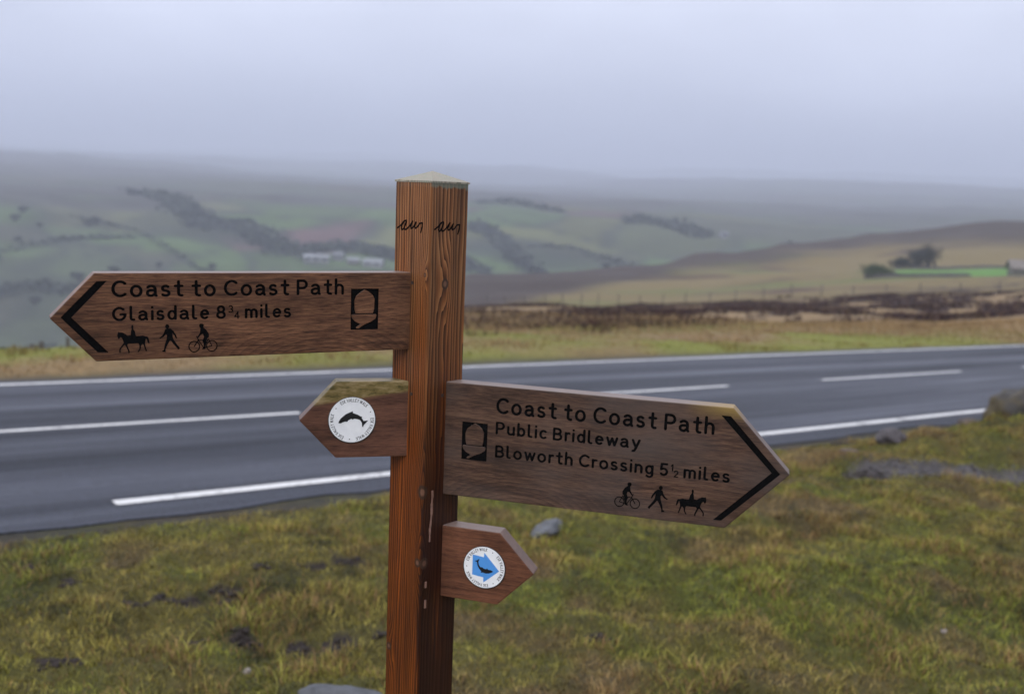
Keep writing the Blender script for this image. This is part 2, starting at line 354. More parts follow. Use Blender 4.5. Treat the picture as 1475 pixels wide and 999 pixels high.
# ------------------------------------------------------------------ grass and heather (uncountable: one object each)
def blades(name, X, Y, hgt, wid, col, mat, lean=.6, label='', cat='grass'):
    n = len(X); Z = terrain(X, Y)-.012; th = RNG.uniform(0, 2*math.pi, n); la = RNG.uniform(0, 2*math.pi, n); ll = hgt*RNG.uniform(.15, 1, n)*lean
    dx, dy = np.cos(th)*wid/2, np.sin(th)*wid/2; lx, ly = np.cos(la)*ll, np.sin(la)*ll; o = np.zeros(n)
    V = np.stack([np.stack([X-dx, Y-dy, Z], -1), np.stack([X+dx, Y+dy, Z], -1),
                  np.stack([X-dx*.7+lx*.35, Y-dy*.7+ly*.35, Z+hgt*.6], -1), np.stack([X+dx*.7+lx*.35, Y+dy*.7+ly*.35, Z+hgt*.6], -1),
                  np.stack([X+lx, Y+ly, Z+hgt*RNG.uniform(.75, 1, n)], -1)], 1).reshape(-1, 3)
    b = np.arange(n)[:, None]*5; T = np.concatenate([b+np.array([0, 1, 3]), b+np.array([0, 3, 2]), b+np.array([2, 3, 4])])
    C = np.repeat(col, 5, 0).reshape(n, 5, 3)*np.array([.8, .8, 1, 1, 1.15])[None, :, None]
    o = link(name, np_mesh(name, V, T, C.reshape(-1, 3)), mat); tag(o, label, cat, None, 'stuff'); return o
m_grass, t_, b_ = new_mat('grass_blade'); a_ = t_.nodes.new('ShaderNodeAttribute'); a_.attribute_name = 'col'
t_.links.new(a_.outputs['Color'], b_.inputs['Base Color']); b_.inputs['Roughness'].default_value = .6; b_.inputs['Specular IOR Level'].default_value = .12
def scatter(n, x0, x1, y0, y1, keep):
    X = RNG.uniform(x0, x1, n); Y = RNG.uniform(y0, y1, n); k = keep(X, Y); return X[k], Y[k]
def near_keep(X, Y):
    r = np.hypot(X, Y); s, t = road_st(X, Y); a = np.arctan2(X, Y)
    return (t < -.46-.28*fbm(s*1.7, t, 66)) & (r > 2.6) & (np.abs(a) < .62) & (RNG.uniform(0, 1, len(X)) > np.clip(peat_w(X, Y)*2.2, 0, .97)) & (RNG.uniform(0, 1, len(X)) > gravel_w(X, Y)*.95) & (RNG.uniform(0, 1, len(X)) < np.clip((7.5/r)**1.2, .25, 1))
X, Y = scatter(1100000, -4.5, 10, 2.4, 13, near_keep)
tuft = fbm(X*2.6, Y*2.6, 71); t2 = fbm(X*9, Y*9, 74, 2); cc = near_colour(X, Y)*(RNG.uniform(.45, 1.3, len(X))**1.6*(.45+1.6*t2))[:, None]
dead = RNG.uniform(0, 1, len(X)) < .07+.42*sstep(.52, .72, tuft)+.3*sstep(1, 5, X)*sstep(6.5, 4, Y); cc[dead] = (TAN*np.array([1.15, 1.05, .95]))*(RNG.uniform(.45, 1.3, dead.sum())*(.5+t2[dead]))[:, None]
hg = (.030+.045*sstep(.42, .75, tuft)*sstep(.3, .7, t2))*RNG.uniform(.5, 1.6, len(X)); hg *= 1+.6*sstep(2, 6, X)*sstep(6, 4, Y)
print('turf blades', len(X))
blades('turf_grass', X, Y, hg, .0034+.002*RNG.uniform(0, 1, len(X)), cc, m_grass, 1.1, 'short wet green and straw coloured turf between signpost and road')
def sprig_keep(X, Y):
    m = fbm(X*1.5, Y*2.2, 78)*.6+fbm(X*5, Y*7, 79)*.4+.05*sstep(1, 5, X)+.22*np.exp(-(((X-5.4)/2.0)**2+((Y-10.0)/1.3)**2))+.10*np.exp(-(((X-3.4)/.8)**2+((Y-8.0)/.8)**2)); k = near_keep(X, Y) & (m > .59); return k
X, Y = scatter(260000, -4.5, 10, 2.4, 13, sprig_keep)
blades('turf_heather', X, Y, RNG.uniform(.02, .06, len(X))*(.6+.8*fbm(X*4, Y*4, 80)), .003+.003*RNG.uniform(0, 1, len(X)), np.array([.050, .034, .014])*RNG.uniform(.4, 2.2, len(X))[:, None], m_grass, 1.2, 'dark brown heather sprigs growing through the turf', 'heather')
def verge_keep(X, Y):
    s, t = road_st(X, Y); r = np.hypot(X, Y); a = np.arctan2(X, Y)
    return (t > ROADW+.4+.6*fbm(s*.8, t, 67)) & (r < 46) & (np.abs(a) < .62) & (RNG.uniform(0, 1, len(X)) < np.clip((16/r)**1.5, .1, 1))
X, Y = scatter(420000, -16, 30, 8, 42, verge_keep)
n1 = fbm(X/5, Y/5, 63); tuft = fbm(X*1.1, Y*1.1, 72)
cc = lerp(np.broadcast_to(np.array([.17, .175, .030]), (len(X), 3)), TAN*1.15, np.clip(sstep(.45, .66, n1)+sstep(27, 38, np.hypot(X, Y))+(tuft > .62)*.5, 0, 1))*RNG.uniform(.65, 1.4, len(X))[:, None]
hg = (.035+.09*sstep(.5, .75, tuft)+.16*sstep(26, 36, np.hypot(X, Y)))*RNG.uniform(.5, 1.4, len(X))
blades('verge_grass', X, Y, hg, .012+.01*RNG.uniform(0, 1, len(X)), cc, m_grass, .8, 'yellow green grass on the verge across the road')
def heath_keep(X, Y):
    a = np.arctan2(X, Y)
    return (heath_w(X, Y) > .5) & (a > -.1) & (a < .60) & (np.hypot(X, Y) < 101)
X, Y = scatter(220000, -12, 75, 24, 118, heath_keep)
cc = np.array([.032, .012, .008])*RNG.uniform(.5, 1.8, len(X))[:, None]; lt = RNG.uniform(0, 1, len(X)) < .10; cc[lt] = TAN*.7
blades('heather', X, Y, (.10+.32*fbm(X*.35, Y*.35, 73))*RNG.uniform(.5, 1.2, len(X)), .05+.05*RNG.uniform(0, 1, len(X)), cc, m_grass, .7, 'dark brown band of heather and bracken below the wire fence', 'heather')

# ------------------------------------------------------------------ rocks, peat, gravel
def rock_bm(rx, ry, rz, seed, sub=4, rough=.42, facet=.85):
    bm = bmesh.new(); bmesh.ops.create_icosphere(bm, subdivisions=sub, radius=1); rn = random.Random(seed)
    planes = [(Vector((rn.gauss(0, 1), rn.gauss(0, 1), rn.gauss(0, .8))).normalized(), rn.uniform(.62, .95)) for _ in range(11)]
    for v in bm.verts:
        d = v.co.normalized(); k = min([1.0]+[h/max(1e-3, d.dot(n)) for n, h in planes if d.dot(n) > .3]); k = 1*(1-facet)+k*facet
        a = float(fbm(np.array(d.x*2.1+seed+d.z*1.7), np.array(d.y*2.1-d.z*1.3+seed), seed, 5))-.5
        c = d*(k+a*rough); v.co = (c.x*rx, c.y*ry, c.z*rz)
    return bm
def stone_mat(name, base, moss=0, lichen=.3):
    m, t, b = new_mat(name); co = objco(t); n = noise(t, co, 7, 8, .65); n2 = noise(t, co, 2.4, 5)
    c = ramp(t, n, [(.3, tuple(v*.5 for v in base)), (.55, base), (.75, tuple(min(1, v*1.5) for v in base))])
    if moss:
        nrm = t.nodes.new('ShaderNodeNewGeometry').outputs['Normal']; sp = t.nodes.new('ShaderNodeSeparateXYZ'); t.links.new(nrm, sp.inputs[0])
        f = ramp(t, math_n(t, 'ADD', math_n(t, 'MULTIPLY', sp.outputs['X'], -.35), n2), [(.55, 0.0), (.72, moss)])
        c = mix(t, f, c, (.085, .058, .008))
    t.links.new(c, b.inputs['Base Color']); b.inputs['Roughness'].default_value = .62; bump(t, b, n, .8, .02); return m
m_grey = stone_mat('grey_stone', (.085, .090, .102)); m_mossy = stone_mat('mossy_stone', (.026, .021, .016), .55); m_pale = stone_mat('pale_stone', (.30, .26, .24))
m_pink = stone_mat('pink_stone', (.075, .050, .040))
def rock(px, py, rx, ry, rz, mat, seed, label, name='rock', rotz=0, sink=.3, tilt=0, sub=4, group=None):
    p = on_plane(px, py); z = float(terrain(np.array([p[0]]), np.array([p[1]]))[0])
    o = bm_obj(name, rock_bm(rx, ry, rz, seed, sub), mat, None, True); o.location = (p[0], p[1], z+rz*(1-2*sink)); o.rotation_euler = (tilt, 0, rotz)
    return tag(o, label, 'stone' if rx < .06 else 'rock', group)
rock(1476, 613, .50, .42, .36, m_mossy, 3, 'big brown boulder with yellow moss at the road edge', 'boulder', .3, .33)
rock(789, 757, .085, .19, .05, m_grey, 5, 'flat grey rock lying in the grass behind the long right-hand finger board', rotz=-.5, sink=.3)
rock(492, 1040, .19, .13, .08, m_grey, 8, 'rounded grey rock at the foot of the signpost', sink=.35)
rock(355, 957, .022, .018, .018, m_pale, 9, 'small pale pebble in the turf below the black peat scrapes', 'stone', sub=3)
rock(1361, 903, .020, .016, .014, m_pale, 10, 'small white pebble in the dry brown turf', 'stone', sub=3)
rock(1221, 664, .13, .08, .04, m_pink, 12, 'low pinkish rock among dark heather near the gravel patch', rotz=.4)
rock(1392, 632, .15, .12, .09, m_pink, 13, 'brown rock in the mossy bank beside the boulder')
rock(1283, 651, .17, .12, .12, stone_mat('dark_stone', (.07, .06, .065)), 14, 'dark purplish rock in the bank by the gravel patch', rotz=.2)
bm = bmesh.new()
for cx, cy, a, b in PEATG:
    for _ in range(int(25+160*a)):
        x = cx+RNG.normal(0, a*.5); y = cy+RNG.normal(0, b*.5); r = RNG.uniform(.005, .020); z = float(terrain(np.array([x]), np.array([y]))[0])
        bm2 = bmesh.ops.create_icosphere(bm, subdivisions=1, radius=r)
        for v in bm2['verts']: v.co = Vector((v.co.x*RNG.uniform(.8, 1.5), v.co.y*RNG.uniform(.8, 1.4), v.co.z*.6))*float(RNG.uniform(.75, 1.2))+Vector((x, y, z+r*.15))
tag(bm_obj('peat_clods', bm, simple_mat('peat', (.020, .014, .012), .8, .5, 30, .3)), 'crumbling black peat scraped up through the turf', 'peat', None, 'stuff')
bm = bmesh.new()
for _ in range(1500):
    g = GRAVEL[RNG.integers(len(GRAVEL))]; x = g[0]+RNG.normal(0, .3); y = g[1]+RNG.normal(0, .17); r = RNG.uniform(.004, .014); z = float(terrain(np.array([x]), np.array([y]))[0])
    q = bmesh.ops.create_icosphere(bm, subdivisions=1, radius=r)
    for v in q['verts']: v.co = Vector((v.co.x*RNG.uniform(.7, 1.4), v.co.y*RNG.uniform(.7, 1.4), v.co.z*.7))+Vector((x, y, z+r*.2))
tag(bm_obj('gravel', bm, simple_mat('gravel', (.060, .055, .060), .55, .6, 14)), 'patch of loose grey gravel in the turf near the boulder', 'gravel', None, 'stuff')

# ------------------------------------------------------------------ signpost
UP = Vector((0, 0, 1)); AX = Vector((-.16592, 1.94378, .01067))          # post axis at the eaves of its pointed top
YAW = .0639
N1 = Vector((math.cos(-math.pi/4+YAW), math.sin(-math.pi/4+YAW), 0)); N2 = Vector((N1.y, -N1.x, 0))   # outward normals of the two faces in view
base_z = plane_z(AX.x, AX.y)-.05
root = empty('signpost', (AX.x, AX.y, base_z)); tag(root, 'wooden fingerpost with four pointed boards on the roadside turf', 'signpost')
def wood_common(t, b, c, ring, rough_lo, rough_hi, bd):
    t.links.new(c, b.inputs['Base Color']); b.inputs['Specular IOR Level'].default_value = .28
    t.links.new(ramp(t, ring, [(.2, rough_lo), (.8, rough_hi)]), b.inputs['Roughness']); bump(t, b, ring, .55, bd)
# --- post: softwood with upright growth rings, knots, wet and darker towards the foot
HP = .05; POST_H = AX.z-base_z
KNOTS = []          # (local x, y, z, radius)
def to_post(px, py, face):
    n = N1 if face == 1 else N2; c = AX+n*HP; d = Vector(ray(px, py)); k = c.dot(n)/d.dot(n); p = d*k-AX
    return Vector((p.dot(N1), p.dot(N2), p.z+POST_H))
for px, py, f, r in ((641, 409, 1, .009), (612, 396, 2, .0035), (608, 709, 2, .012), (601, 810, 2, .008), (611, 811, 1, .010), (560, 929, 2, .007)):
    KNOTS.append((*to_post(px, py, f), r))
m_post, t_, b_ = new_mat('post_softwood'); co = objco(t_); sp_ = t_.nodes.new('ShaderNodeSeparateXYZ'); t_.links.new(co, sp_.inputs[0])
warp = None; dark = None
for kx, ky, kz, kr in KNOTS:
    sub = t_.nodes.new('ShaderNodeVectorMath'); sub.operation = 'SUBTRACT'; t_.links.new(co, sub.inputs[0]); sub.inputs[1].default_value = (kx, ky, kz)
    sc = t_.nodes.new('ShaderNodeVectorMath'); sc.operation = 'MULTIPLY'; t_.links.new(sub.outputs[0], sc.inputs[0]); sc.inputs[1].default_value = (1, 1, .8)
    ln = t_.nodes.new('ShaderNodeVectorMath'); ln.operation = 'LENGTH'; t_.links.new(sc.outputs[0], ln.inputs[0])
    sc2 = t_.nodes.new('ShaderNodeVectorMath'); sc2.operation = 'MULTIPLY'; t_.links.new(sub.outputs[0], sc2.inputs[0]); sc2.inputs[1].default_value = (1, 1, .3)
    ln2 = t_.nodes.new('ShaderNodeVectorMath'); ln2.operation = 'LENGTH'; t_.links.new(sc2.outputs[0], ln2.inputs[0])
    g = math_n(t_, 'POWER', 2.718, math_n(t_, 'MULTIPLY', math_n(t_, 'POWER', math_n(t_, 'DIVIDE', ln2.outputs['Value'], kr*2.0), 2), -1))
    warp = g if warp is None else math_n(t_, 'ADD', warp, g)
    d = math_n(t_, 'DIVIDE', ln.outputs['Value'], kr); dark = d if dark is None else math_n(t_, 'MINIMUM', dark, d)
wob = noise(t_, mapped(t_, co, (14, 14, .8)), 1, 4, .6)
px_ = math_n(t_, 'ADD', sp_.outputs['X'], .16); py_ = math_n(t_, 'ADD', sp_.outputs['Y'], .11)
rad = math_n(t_, 'SQRT', math_n(t_, 'ADD', math_n(t_, 'MULTIPLY', px_, px_), math_n(t_, 'MULTIPLY', py_, py_)))
rad = math_n(t_, 'ADD', math_n(t_, 'ADD', rad, math_n(t_, 'MULTIPLY', wob, .030)), math_n(t_, 'MULTIPLY', warp, .010))
saw = math_n(t_, 'FRACT', math_n(t_, 'MULTIPLY', rad, 230))
fib = noise(t_, mapped(t_, co, (420, 420, 9)), 1, 4, .7); bl = noise(t_, mapped(t_, co, (26, 26, 2.2)), 1, 4, .6)
ring = math_n(t_, 'ADD', math_n(t_, 'MULTIPLY', saw, .62), math_n(t_, 'MULTIPLY', fib, .42))
c_dry = ramp(t_, ring, [(.15, (.38, .18, .075)), (.5, (.19, .070, .022)), (.82, (.045, .016, .006))])
c_wet = ramp(t_, ring, [(.15, (.31, .082, .010)), (.5, (.12, .027, .004)), (.82, (.022, .006, .002))])
wetz = math_n(t_, 'ADD', math_n(t_, 'MULTIPLY', math_n(t_, 'SUBTRACT', POST_H, sp_.outputs['Z']), 1.5), math_n(t_, 'MULTIPLY', math_n(t_, 'SUBTRACT', bl, .5), 1.5))
wet = ramp(t_, wetz, [(.22, 0.0), (.85, 1.0)])
c_ = mix(t_, wet, c_dry, c_wet)
c_ = mix(t_, 1.0, c_, ramp(t_, bl, [(.32, .45), (.6, 1.15)]), 'MULTIPLY')
# lower right face: soaked wood, plus shade painted in as darker colour
soak_shade = math_n(t_, 'MULTIPLY', ramp(t_, wetz, [(.48, 0.0), (.95, 1.0)]), ramp(t_, math_n(t_, 'SUBTRACT', sp_.outputs['X'], math_n(t_, 'MULTIPLY', bl, .012)), [(.0395, 0.0), (.0425, 1.0)]))
c_ = mix(t_, math_n(t_, 'MULTIPLY', soak_shade, .88), c_, (.018, .005, .003))
c_ = mix(t_, ramp(t_, dark, [(.45, .75), (.62, 1.0), (.95, 1.0), (1.6, 0.0)]), c_, (.045, .022, .014))
c_ = mix(t_, ramp(t_, dark, [(.35, .8), (.6, 0.0)]), c_, (.17, .085, .055))
alg = noise(t_, mapped(t_, co, (55, 55, 55)), 1, 4)                       # thin green algae just under the cap on the right face
am = math_n(t_, 'MULTIPLY', ramp(t_, math_n(t_, 'ADD', math_n(t_, 'SUBTRACT', sp_.outputs['Z'], POST_H-.0135), math_n(t_, 'MULTIPLY', math_n(t_, 'SUBTRACT', alg, .5), .022)), [(.0, 0.0), (.003, 1.0)]), ramp(t_, sp_.outputs['X'], [(.0485, .12), (.0495, 1.0)]))
c_ = mix(t_, math_n(t_, 'MULTIPLY', am, .85), c_, (.15, .19, .155))
wood_common(t_, b_, c_, ring, .34, .62, .0016)
bm = bmesh.new(); c = .0025; prof = [(-HP, -HP+c), (-HP+c, -HP), (HP-c, -HP), (HP, -HP+c), (HP, HP-c), (HP-c, HP), (-HP+c, HP), (-HP, HP-c)]
lo = [bm.verts.new((x, y, 0)) for x, y in prof]; hi = [bm.verts.new((x, y, POST_H)) for x, y in prof]
for i in range(8): bm.faces.new((lo[i], lo[(i+1) % 8], hi[(i+1) % 8], hi[i]))
bm.faces.new(lo[::-1]); bm.faces.new(hi)
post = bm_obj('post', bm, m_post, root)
PM = Matrix(((N1.x, N2.x, 0, 0), (N1.y, N2.y, 0, 0), (0, 0, 1, 0), (0, 0, 0, 1)))
if PM.determinant() < 0:           # mirror-free frame: swap the roles by flipping the mesh's second axis
    for v in post.data.vertices: pass
post.matrix_basis = PM
# --- pointed, weathered end-grain cap
m_cap, t_, b_ = new_mat('weathered_end_grain'); co = objco(t_); s2 = t_.nodes.new('ShaderNodeSeparateXYZ'); t_.links.new(co, s2.inputs[0])
ax_ = math_n(t_, 'ADD', s2.outputs['X'], .035); ay_ = math_n(t_, 'ADD', s2.outputs['Y'], .02)
rr_ = math_n(t_, 'SQRT', math_n(t_, 'ADD', math_n(t_, 'MULTIPLY', ax_, ax_), math_n(t_, 'MULTIPLY', ay_, ay_)))
rg = math_n(t_, 'FRACT', math_n(t_, 'MULTIPLY', math_n(t_, 'ADD', rr_, math_n(t_, 'MULTIPLY', noise(t_, co, 60), .004)), 260)); n_ = noise(t_, co, 90, 5)
c_ = mix(t_, ramp(t_, n_, [(.4, 0.0), (.7, .5)]), ramp(t_, rg, [(.2, (.36, .32, .26)), (.85, (.20, .18, .14))]), (.19, .24, .18))
wood_common(t_, b_, c_, rg, .5, .7, .0008)
bm = bmesh.new(); e = HP+.0012; q = [bm.verts.new(v) for v in ((-e, -e, -.0035), (e, -e, -.0035), (e, e, -.0035), (-e, e, -.0035))]; q2 = [bm.verts.new((v.co.x, v.co.y, .0)) for v in q]; ap = bm.verts.new((0, 0, .0193))
for i in range(4): bm.faces.new((q[i], q[(i+1) % 4], q2[(i+1) % 4], q2[i])); bm.faces.new((q2[i], q2[(i+1) % 4], ap))
bm.faces.new(q[::-1]); cap = bm_obj('post_cap', bm, m_cap, root); cap.matrix_basis = Matrix.Translation((0, 0, POST_H+.0004)) @ PM

# --- lettering: glyph outlines of the built-in font, laid out letter by letter
m_black, t_, b_ = new_mat('black_paint'); co = objco(t_)
t_.links.new(ramp(t_, noise(t_, co, 300, 3), [(.35, (.0018, .0018, .002)), (.75, (.006, .006, .007))]), b_.inputs['Base Color']); b_.inputs['Roughness'].default_value = .5; b_.inputs['Specular IOR Level'].default_value = .06
bump(t_, b_, noise(t_, co, 500, 3), .4, .0006)
def arc(cx, cy, rx, ry, a0, a1):
    n = max(3, int(abs(a1-a0)/12)); return [(cx+rx*math.cos(math.radians(a0+(a1-a0)*i/n)), cy+ry*math.sin(math.radians(a0+(a1-a0)*i/n))) for i in range(n+1)]
def ell(cx, cy, rx, ry): return arc(cx, cy, rx, ry, 0, 360)
ARCH = [(.07, .40)]+arc(.27, .44, .2, .21, 180, 0)+[(.47, .07)]; STEM = [(.07, .07), (.07, 1.0)]
FONT = {   # routed letters as centre lines of a constant-width cutter, cap height 1
 'C': [arc(.40, .5, .35, .43, 47, 313)], 'G': [arc(.41, .5, .35, .43, 48, 340)+[(.76, .46), (.48, .46)]], 'P': [[(.07, .07), (.07, .93), (.32, .93)]+arc(.34, .69, .22, .24, 90, -90)+[(.07, .45)]],
 'B': [[(.07, .07), (.07, .93), (.30, .93)]+arc(.33, .725, .19, .205, 90, -90)+[(.07, .52)], [(.07, .52), (.32, .52)]+arc(.35, .295, .22, .225, 90, -90)+[(.07, .07)]],
 'a': [[(.08, .58)]+arc(.25, .46, .20, .20, 125, 0)+[(.45, .12), (.50, .07)], [(.45, .40), (.24, .40)]+arc(.22, .235, .17, .165, 90, 270)+[(.28, .07), (.45, .19)]],
 'o': [ell(.28, .36, .24, .30)], 's': [arc(.21, .51, .16, .145, 40, 262)+arc(.21, .215, .18, .15, 82, -145)], 't': [[(.17, .92), (.17, .2)]+arc(.29, .2, .12, .13, 180, 270)+[(.35, .07)], [(0, .65), (.35, .65)]],
 'h': [STEM, ARCH], 'n': [[(.07, .07), (.07, .66)], ARCH], 'm': [[(.07, .07), (.07, .66)], [(.07, .42)]+arc(.24, .46, .17, .19, 180, 0)+[(.41, .07)], [(.41, .42)]+arc(.58, .46, .17, .19, 180, 0)+[(.75, .07)]],
 'l': [[(.07, 1.0), (.07, .2)]+arc(.19, .2, .12, .13, 180, 270)+[(.25, .07)]], 'i': [[(.07, .07), (.07, .66)], [(.07, .93), (.07, .945)]], 'd': [ell(.27, .36, .21, .29), [(.48, .07), (.48, 1.0)]], 'b': [STEM, ell(.28, .36, .21, .29)],
 'e': [[(.07, .38), (.49, .38)]+arc(.28, .36, .215, .29, 5, 312)], 'u': [[(.07, .66), (.07, .28)]+arc(.27, .28, .2, .21, 180, 360)+[(.47, .66)], [(.47, .66), (.47, .07)]], 'c': [arc(.27, .36, .215, .29, 50, 310)],
 'r': [[(.07, .07), (.07, .66)], [(.07, .40)]+arc(.26, .44, .19, .21, 180, 75)], 'w': [[(.03, .66), (.19, .07), (.36, .62), (.53, .07), (.69, .66)]], 'y': [[(.03, .66), (.25, .09)], [(.47, .66), (.22, -.05), (.15, -.18), (.05, -.2)]],
 'g': [ell(.27, .36, .21, .29), [(.48, .66), (.48, -.03)]+arc(.28, -.04, .20, .17, 0, -145)], '8': [ell(.29, .715, .19, .215), ell(.29, .285, .23, .215)], '5': [[(.47, .93), (.12, .93), (.09, .50)]+arc(.27, .32, .22, .25, 125, -140)],
 '3': [arc(.24, .715, .19, .215, 150, -90), arc(.24, .285, .22, .215, 90, -150)], '4': [[(.40, .07), (.40, .93), (.04, .30), (.55, .30)]], '1': [[(.08, .74), (.24, .93), (.24, .07)]], '2': [arc(.25, .68, .20, .25, 165, -35)+[(.05, .07), (.48, .07)]],
 'E': [[(.48, .07), (.07, .07), (.07, .93), (.48, .93)], [(.07, .5), (.42, .5)]], 'S': [arc(.25, .71, .19, .22, 40, 262)+arc(.25, .28, .21, .21, 82, -145)], 'K': [[(.07, .07), (.07, .93)], [(.52, .93), (.09, .47), (.54, .07)]],
 'V': [[(.03, .93), (.31, .07), (.59, .93)]], 'A': [[(.03, .07), (.31, .93), (.59, .07)], [(.14, .36), (.48, .36)]], 'L': [[(.07, .93), (.07, .07), (.46, .07)]], 'Y': [[(.03, .93), (.29, .5), (.55, .93)], [(.29, .5), (.29, .07)]], 'W': [[(.03, .93), (.22, .07), (.42, .85), (.62, .07), (.81, .93)]]}
GLY = {}
def outline_mesh(lines, w, g=.0125):
    """union of round-ended strokes as a triangulated flat mesh: distance field, marching squares, hole-aware fill"""
    P = [p for l in lines for p in l]; x0 = min(p[0] for p in P)-w; x1 = max(p[0] for p in P)+w; y0 = min(p[1] for p in P)-w; y1 = max(p[1] for p in P)+w
    nx = int((x1-x0)/g)+2; ny = int((y1-y0)/g)+2; gx = x0+np.arange(nx)*g; gy = y0+np.arange(ny)*g; XX, YY = np.meshgrid(gx, gy, indexing='ij'); D = np.full(XX.shape, 9.)
    for l in lines:
        for a, b in zip(l, l[1:]):
            dx, dy = b[0]-a[0], b[1]-a[1]; q = np.clip(((XX-a[0])*dx+(YY-a[1])*dy)/max(1e-12, dx*dx+dy*dy), 0, 1); D = np.minimum(D, np.hypot(XX-a[0]-q*dx, YY-a[1]-q*dy))
    D = D-w/2; D[np.abs(D) < 1e-5] = 1e-5; nxt = {}; pos = {}
    def cut(i, j, k, m):
        key = (min((i, j), (k, m)), max((i, j), (k, m)))
        if key not in pos:
            u = D[i, j]/(D[i, j]-D[k, m]); pos[key] = (gx[i]+(gx[k]-gx[i])*u, gy[j]+(gy[m]-gy[j])*u)
        return key
    for i in range(nx-1):
        for j in range(ny-1):
            c = [(i, j), (i+1, j), (i+1, j+1), (i, j+1)]; ins = [D[p] < 0 for p in c]
            if all(ins) or not any(ins): continue
            ent = [cut(*c[k], *c[(k+1) % 4]) for k in range(4) if ins[k] and not ins[(k+1) % 4]]; ext = [cut(*c[k], *c[(k+1) % 4]) for k in range(4) if not ins[k] and ins[(k+1) % 4]]
            for a, b in zip(ext, ent): nxt[a] = b
    loops = []; seen = set()
    for k0 in list(nxt):
        if k0 in seen: continue
        lp = []; k = k0
        while k not in seen and k in nxt: seen.add(k); lp.append(pos[k]); k = nxt[k]
        if len(lp) < 6: continue
        out = []                                                     # drop points that lie on a straight run
        for p in lp:
            while len(out) >= 2:
                a, b = out[-2], out[-1]; cr = abs((b[0]-a[0])*(p[1]-a[1])-(b[1]-a[1])*(p[0]-a[0])); ln = math.hypot(p[0]-a[0], p[1]-a[1])
                if ln < .09 and cr/max(ln, 1e-9) < .0022 or math.hypot(b[0]-a[0], b[1]-a[1]) < .004: out.pop()
                else: break
            out.append(p)
        loops.append(out)
    t0 = bmesh.new(); ed = []
    for lp in loops:
        vs = [t0.verts.new((x, y, 0)) for x, y in lp]; ed += [t0.edges.new((vs[i], vs[(i+1) % len(vs)])) for i in range(len(vs))]
    bmesh.ops.triangle_fill(t0, edges=ed, use_beauty=True, use_dissolve=False, normal=(0, 0, 1))
    t0.verts.index_update(); V = [(v.co.x, v.co.y) for v in t0.verts]; Fc = [tuple(v.index for v in f.verts) for f in t0.faces]; t0.free(); return V, Fc
def glyph(ch, w):
    if (ch, w) not in GLY:
        V, Fc = outline_mesh(FONT[ch], w); x0 = min(v[0] for v in V); x1 = max(v[0] for v in V); GLY[ch, w] = ([(x-x0, y) for x, y in V], Fc, x1-x0)
    return GLY[ch, w]
TIGHT = {'t': -.02, 'r': -.04, 'y': -.03, 'w': -.03}
def text_flat(body, x, y, cap_h, width, w=.15, gap=.15, space=.42):
    """flat letters from x on baseline y, stretched to the given total width: list of (verts, faces)"""
    items = []; cx = 0
    for ch in body:
        if ch == ' ': cx += space-gap; continue
        b, sc, dy = w, 1.0, 0.0
        if ch in '³₄¹₂': sc = .58; b = .15; dy = .42 if ch in '³¹' else -.04; ch = {'³': '3', '₄': '4', '¹': '1', '₂': '2'}[ch]
        V, Fc, gw = glyph(ch, b)
        items.append(([((cx+vx*sc), vy*sc+dy) for vx, vy in V], Fc)); cx += gw*sc+gap*(.3 if sc < 1 else 1)+TIGHT.get(ch, 0)
    sx = width/(cx-gap)
    return [([(x+vx*sx, y+vy*cap_h) for vx, vy in V], Fc) for V, Fc in items]
def solid(bm, V, Fc, z0, z1):
    """prism over flat faces"""
    if len(Fc) == 1:
        A_ = sum(V[i][0]*V[(i+1) % len(V)][1]-V[(i+1) % len(V)][0]*V[i][1] for i in range(len(V)))
        if A_ < 0: Fc = [Fc[0][::-1]]
    else:
        Fc = [f if (V[f[1]][0]-V[f[0]][0])*(V[f[2]][1]-V[f[0]][1])-(V[f[2]][0]-V[f[0]][0])*(V[f[1]][1]-V[f[0]][1]) > 0 else f[::-1] for f in Fc]
    lo_ = [bm.verts.new((x, y, z0)) for x, y in V]; hi_ = [bm.verts.new((x, y, z1)) for x, y in V]; half = {}
    for f in Fc:
        bm.faces.new([hi_[i] for i in f]); bm.faces.new([lo_[i] for i in f[::-1]])
        for k in range(len(f)): half[f[k], f[(k+1) % len(f)]] = 1
    for a, b in half:
        if (b, a) not in half: bm.faces.new((lo_[a], lo_[b], hi_[b], hi_[a]))
def poly(pts): return [(list(pts), [tuple(range(len(pts)))])]
def flat_obj(name, shapes, z0, z1, mat, parent):
    bm = bmesh.new()
    for V, Fc in shapes: solid(bm, V, Fc, z0, z1)
    bm.normal_update(); bmesh.ops.triangulate(bm, faces=[f for f in bm.faces if len(f.verts) > 4])
    return bm_obj(name, bm, mat, parent)
def stroke(pts, w, closed=False):
    """quads along a line of points"""
    out = []; n = len(pts)
    for i in range(n if closed else n-1):
        a = Vector(pts[i]); b = Vector(pts[(i+1) % n]); d = (b-a).normalized(); p = Vector((-d.y, d.x))*w/2; a2 = a-d*w*.25; b2 = b+d*w*.25
        out.append(([tuple(a2+p), tuple(a2-p), tuple(b2-p), tuple(b2+p)], [(0, 1, 2, 3)]))
    return out
def disc_pts(cx, cy, rx, ry, n=20): return [(cx+rx*math.cos(2*math.pi*i/n), cy+ry*math.sin(2*math.pi*i/n)) for i in range(n)]
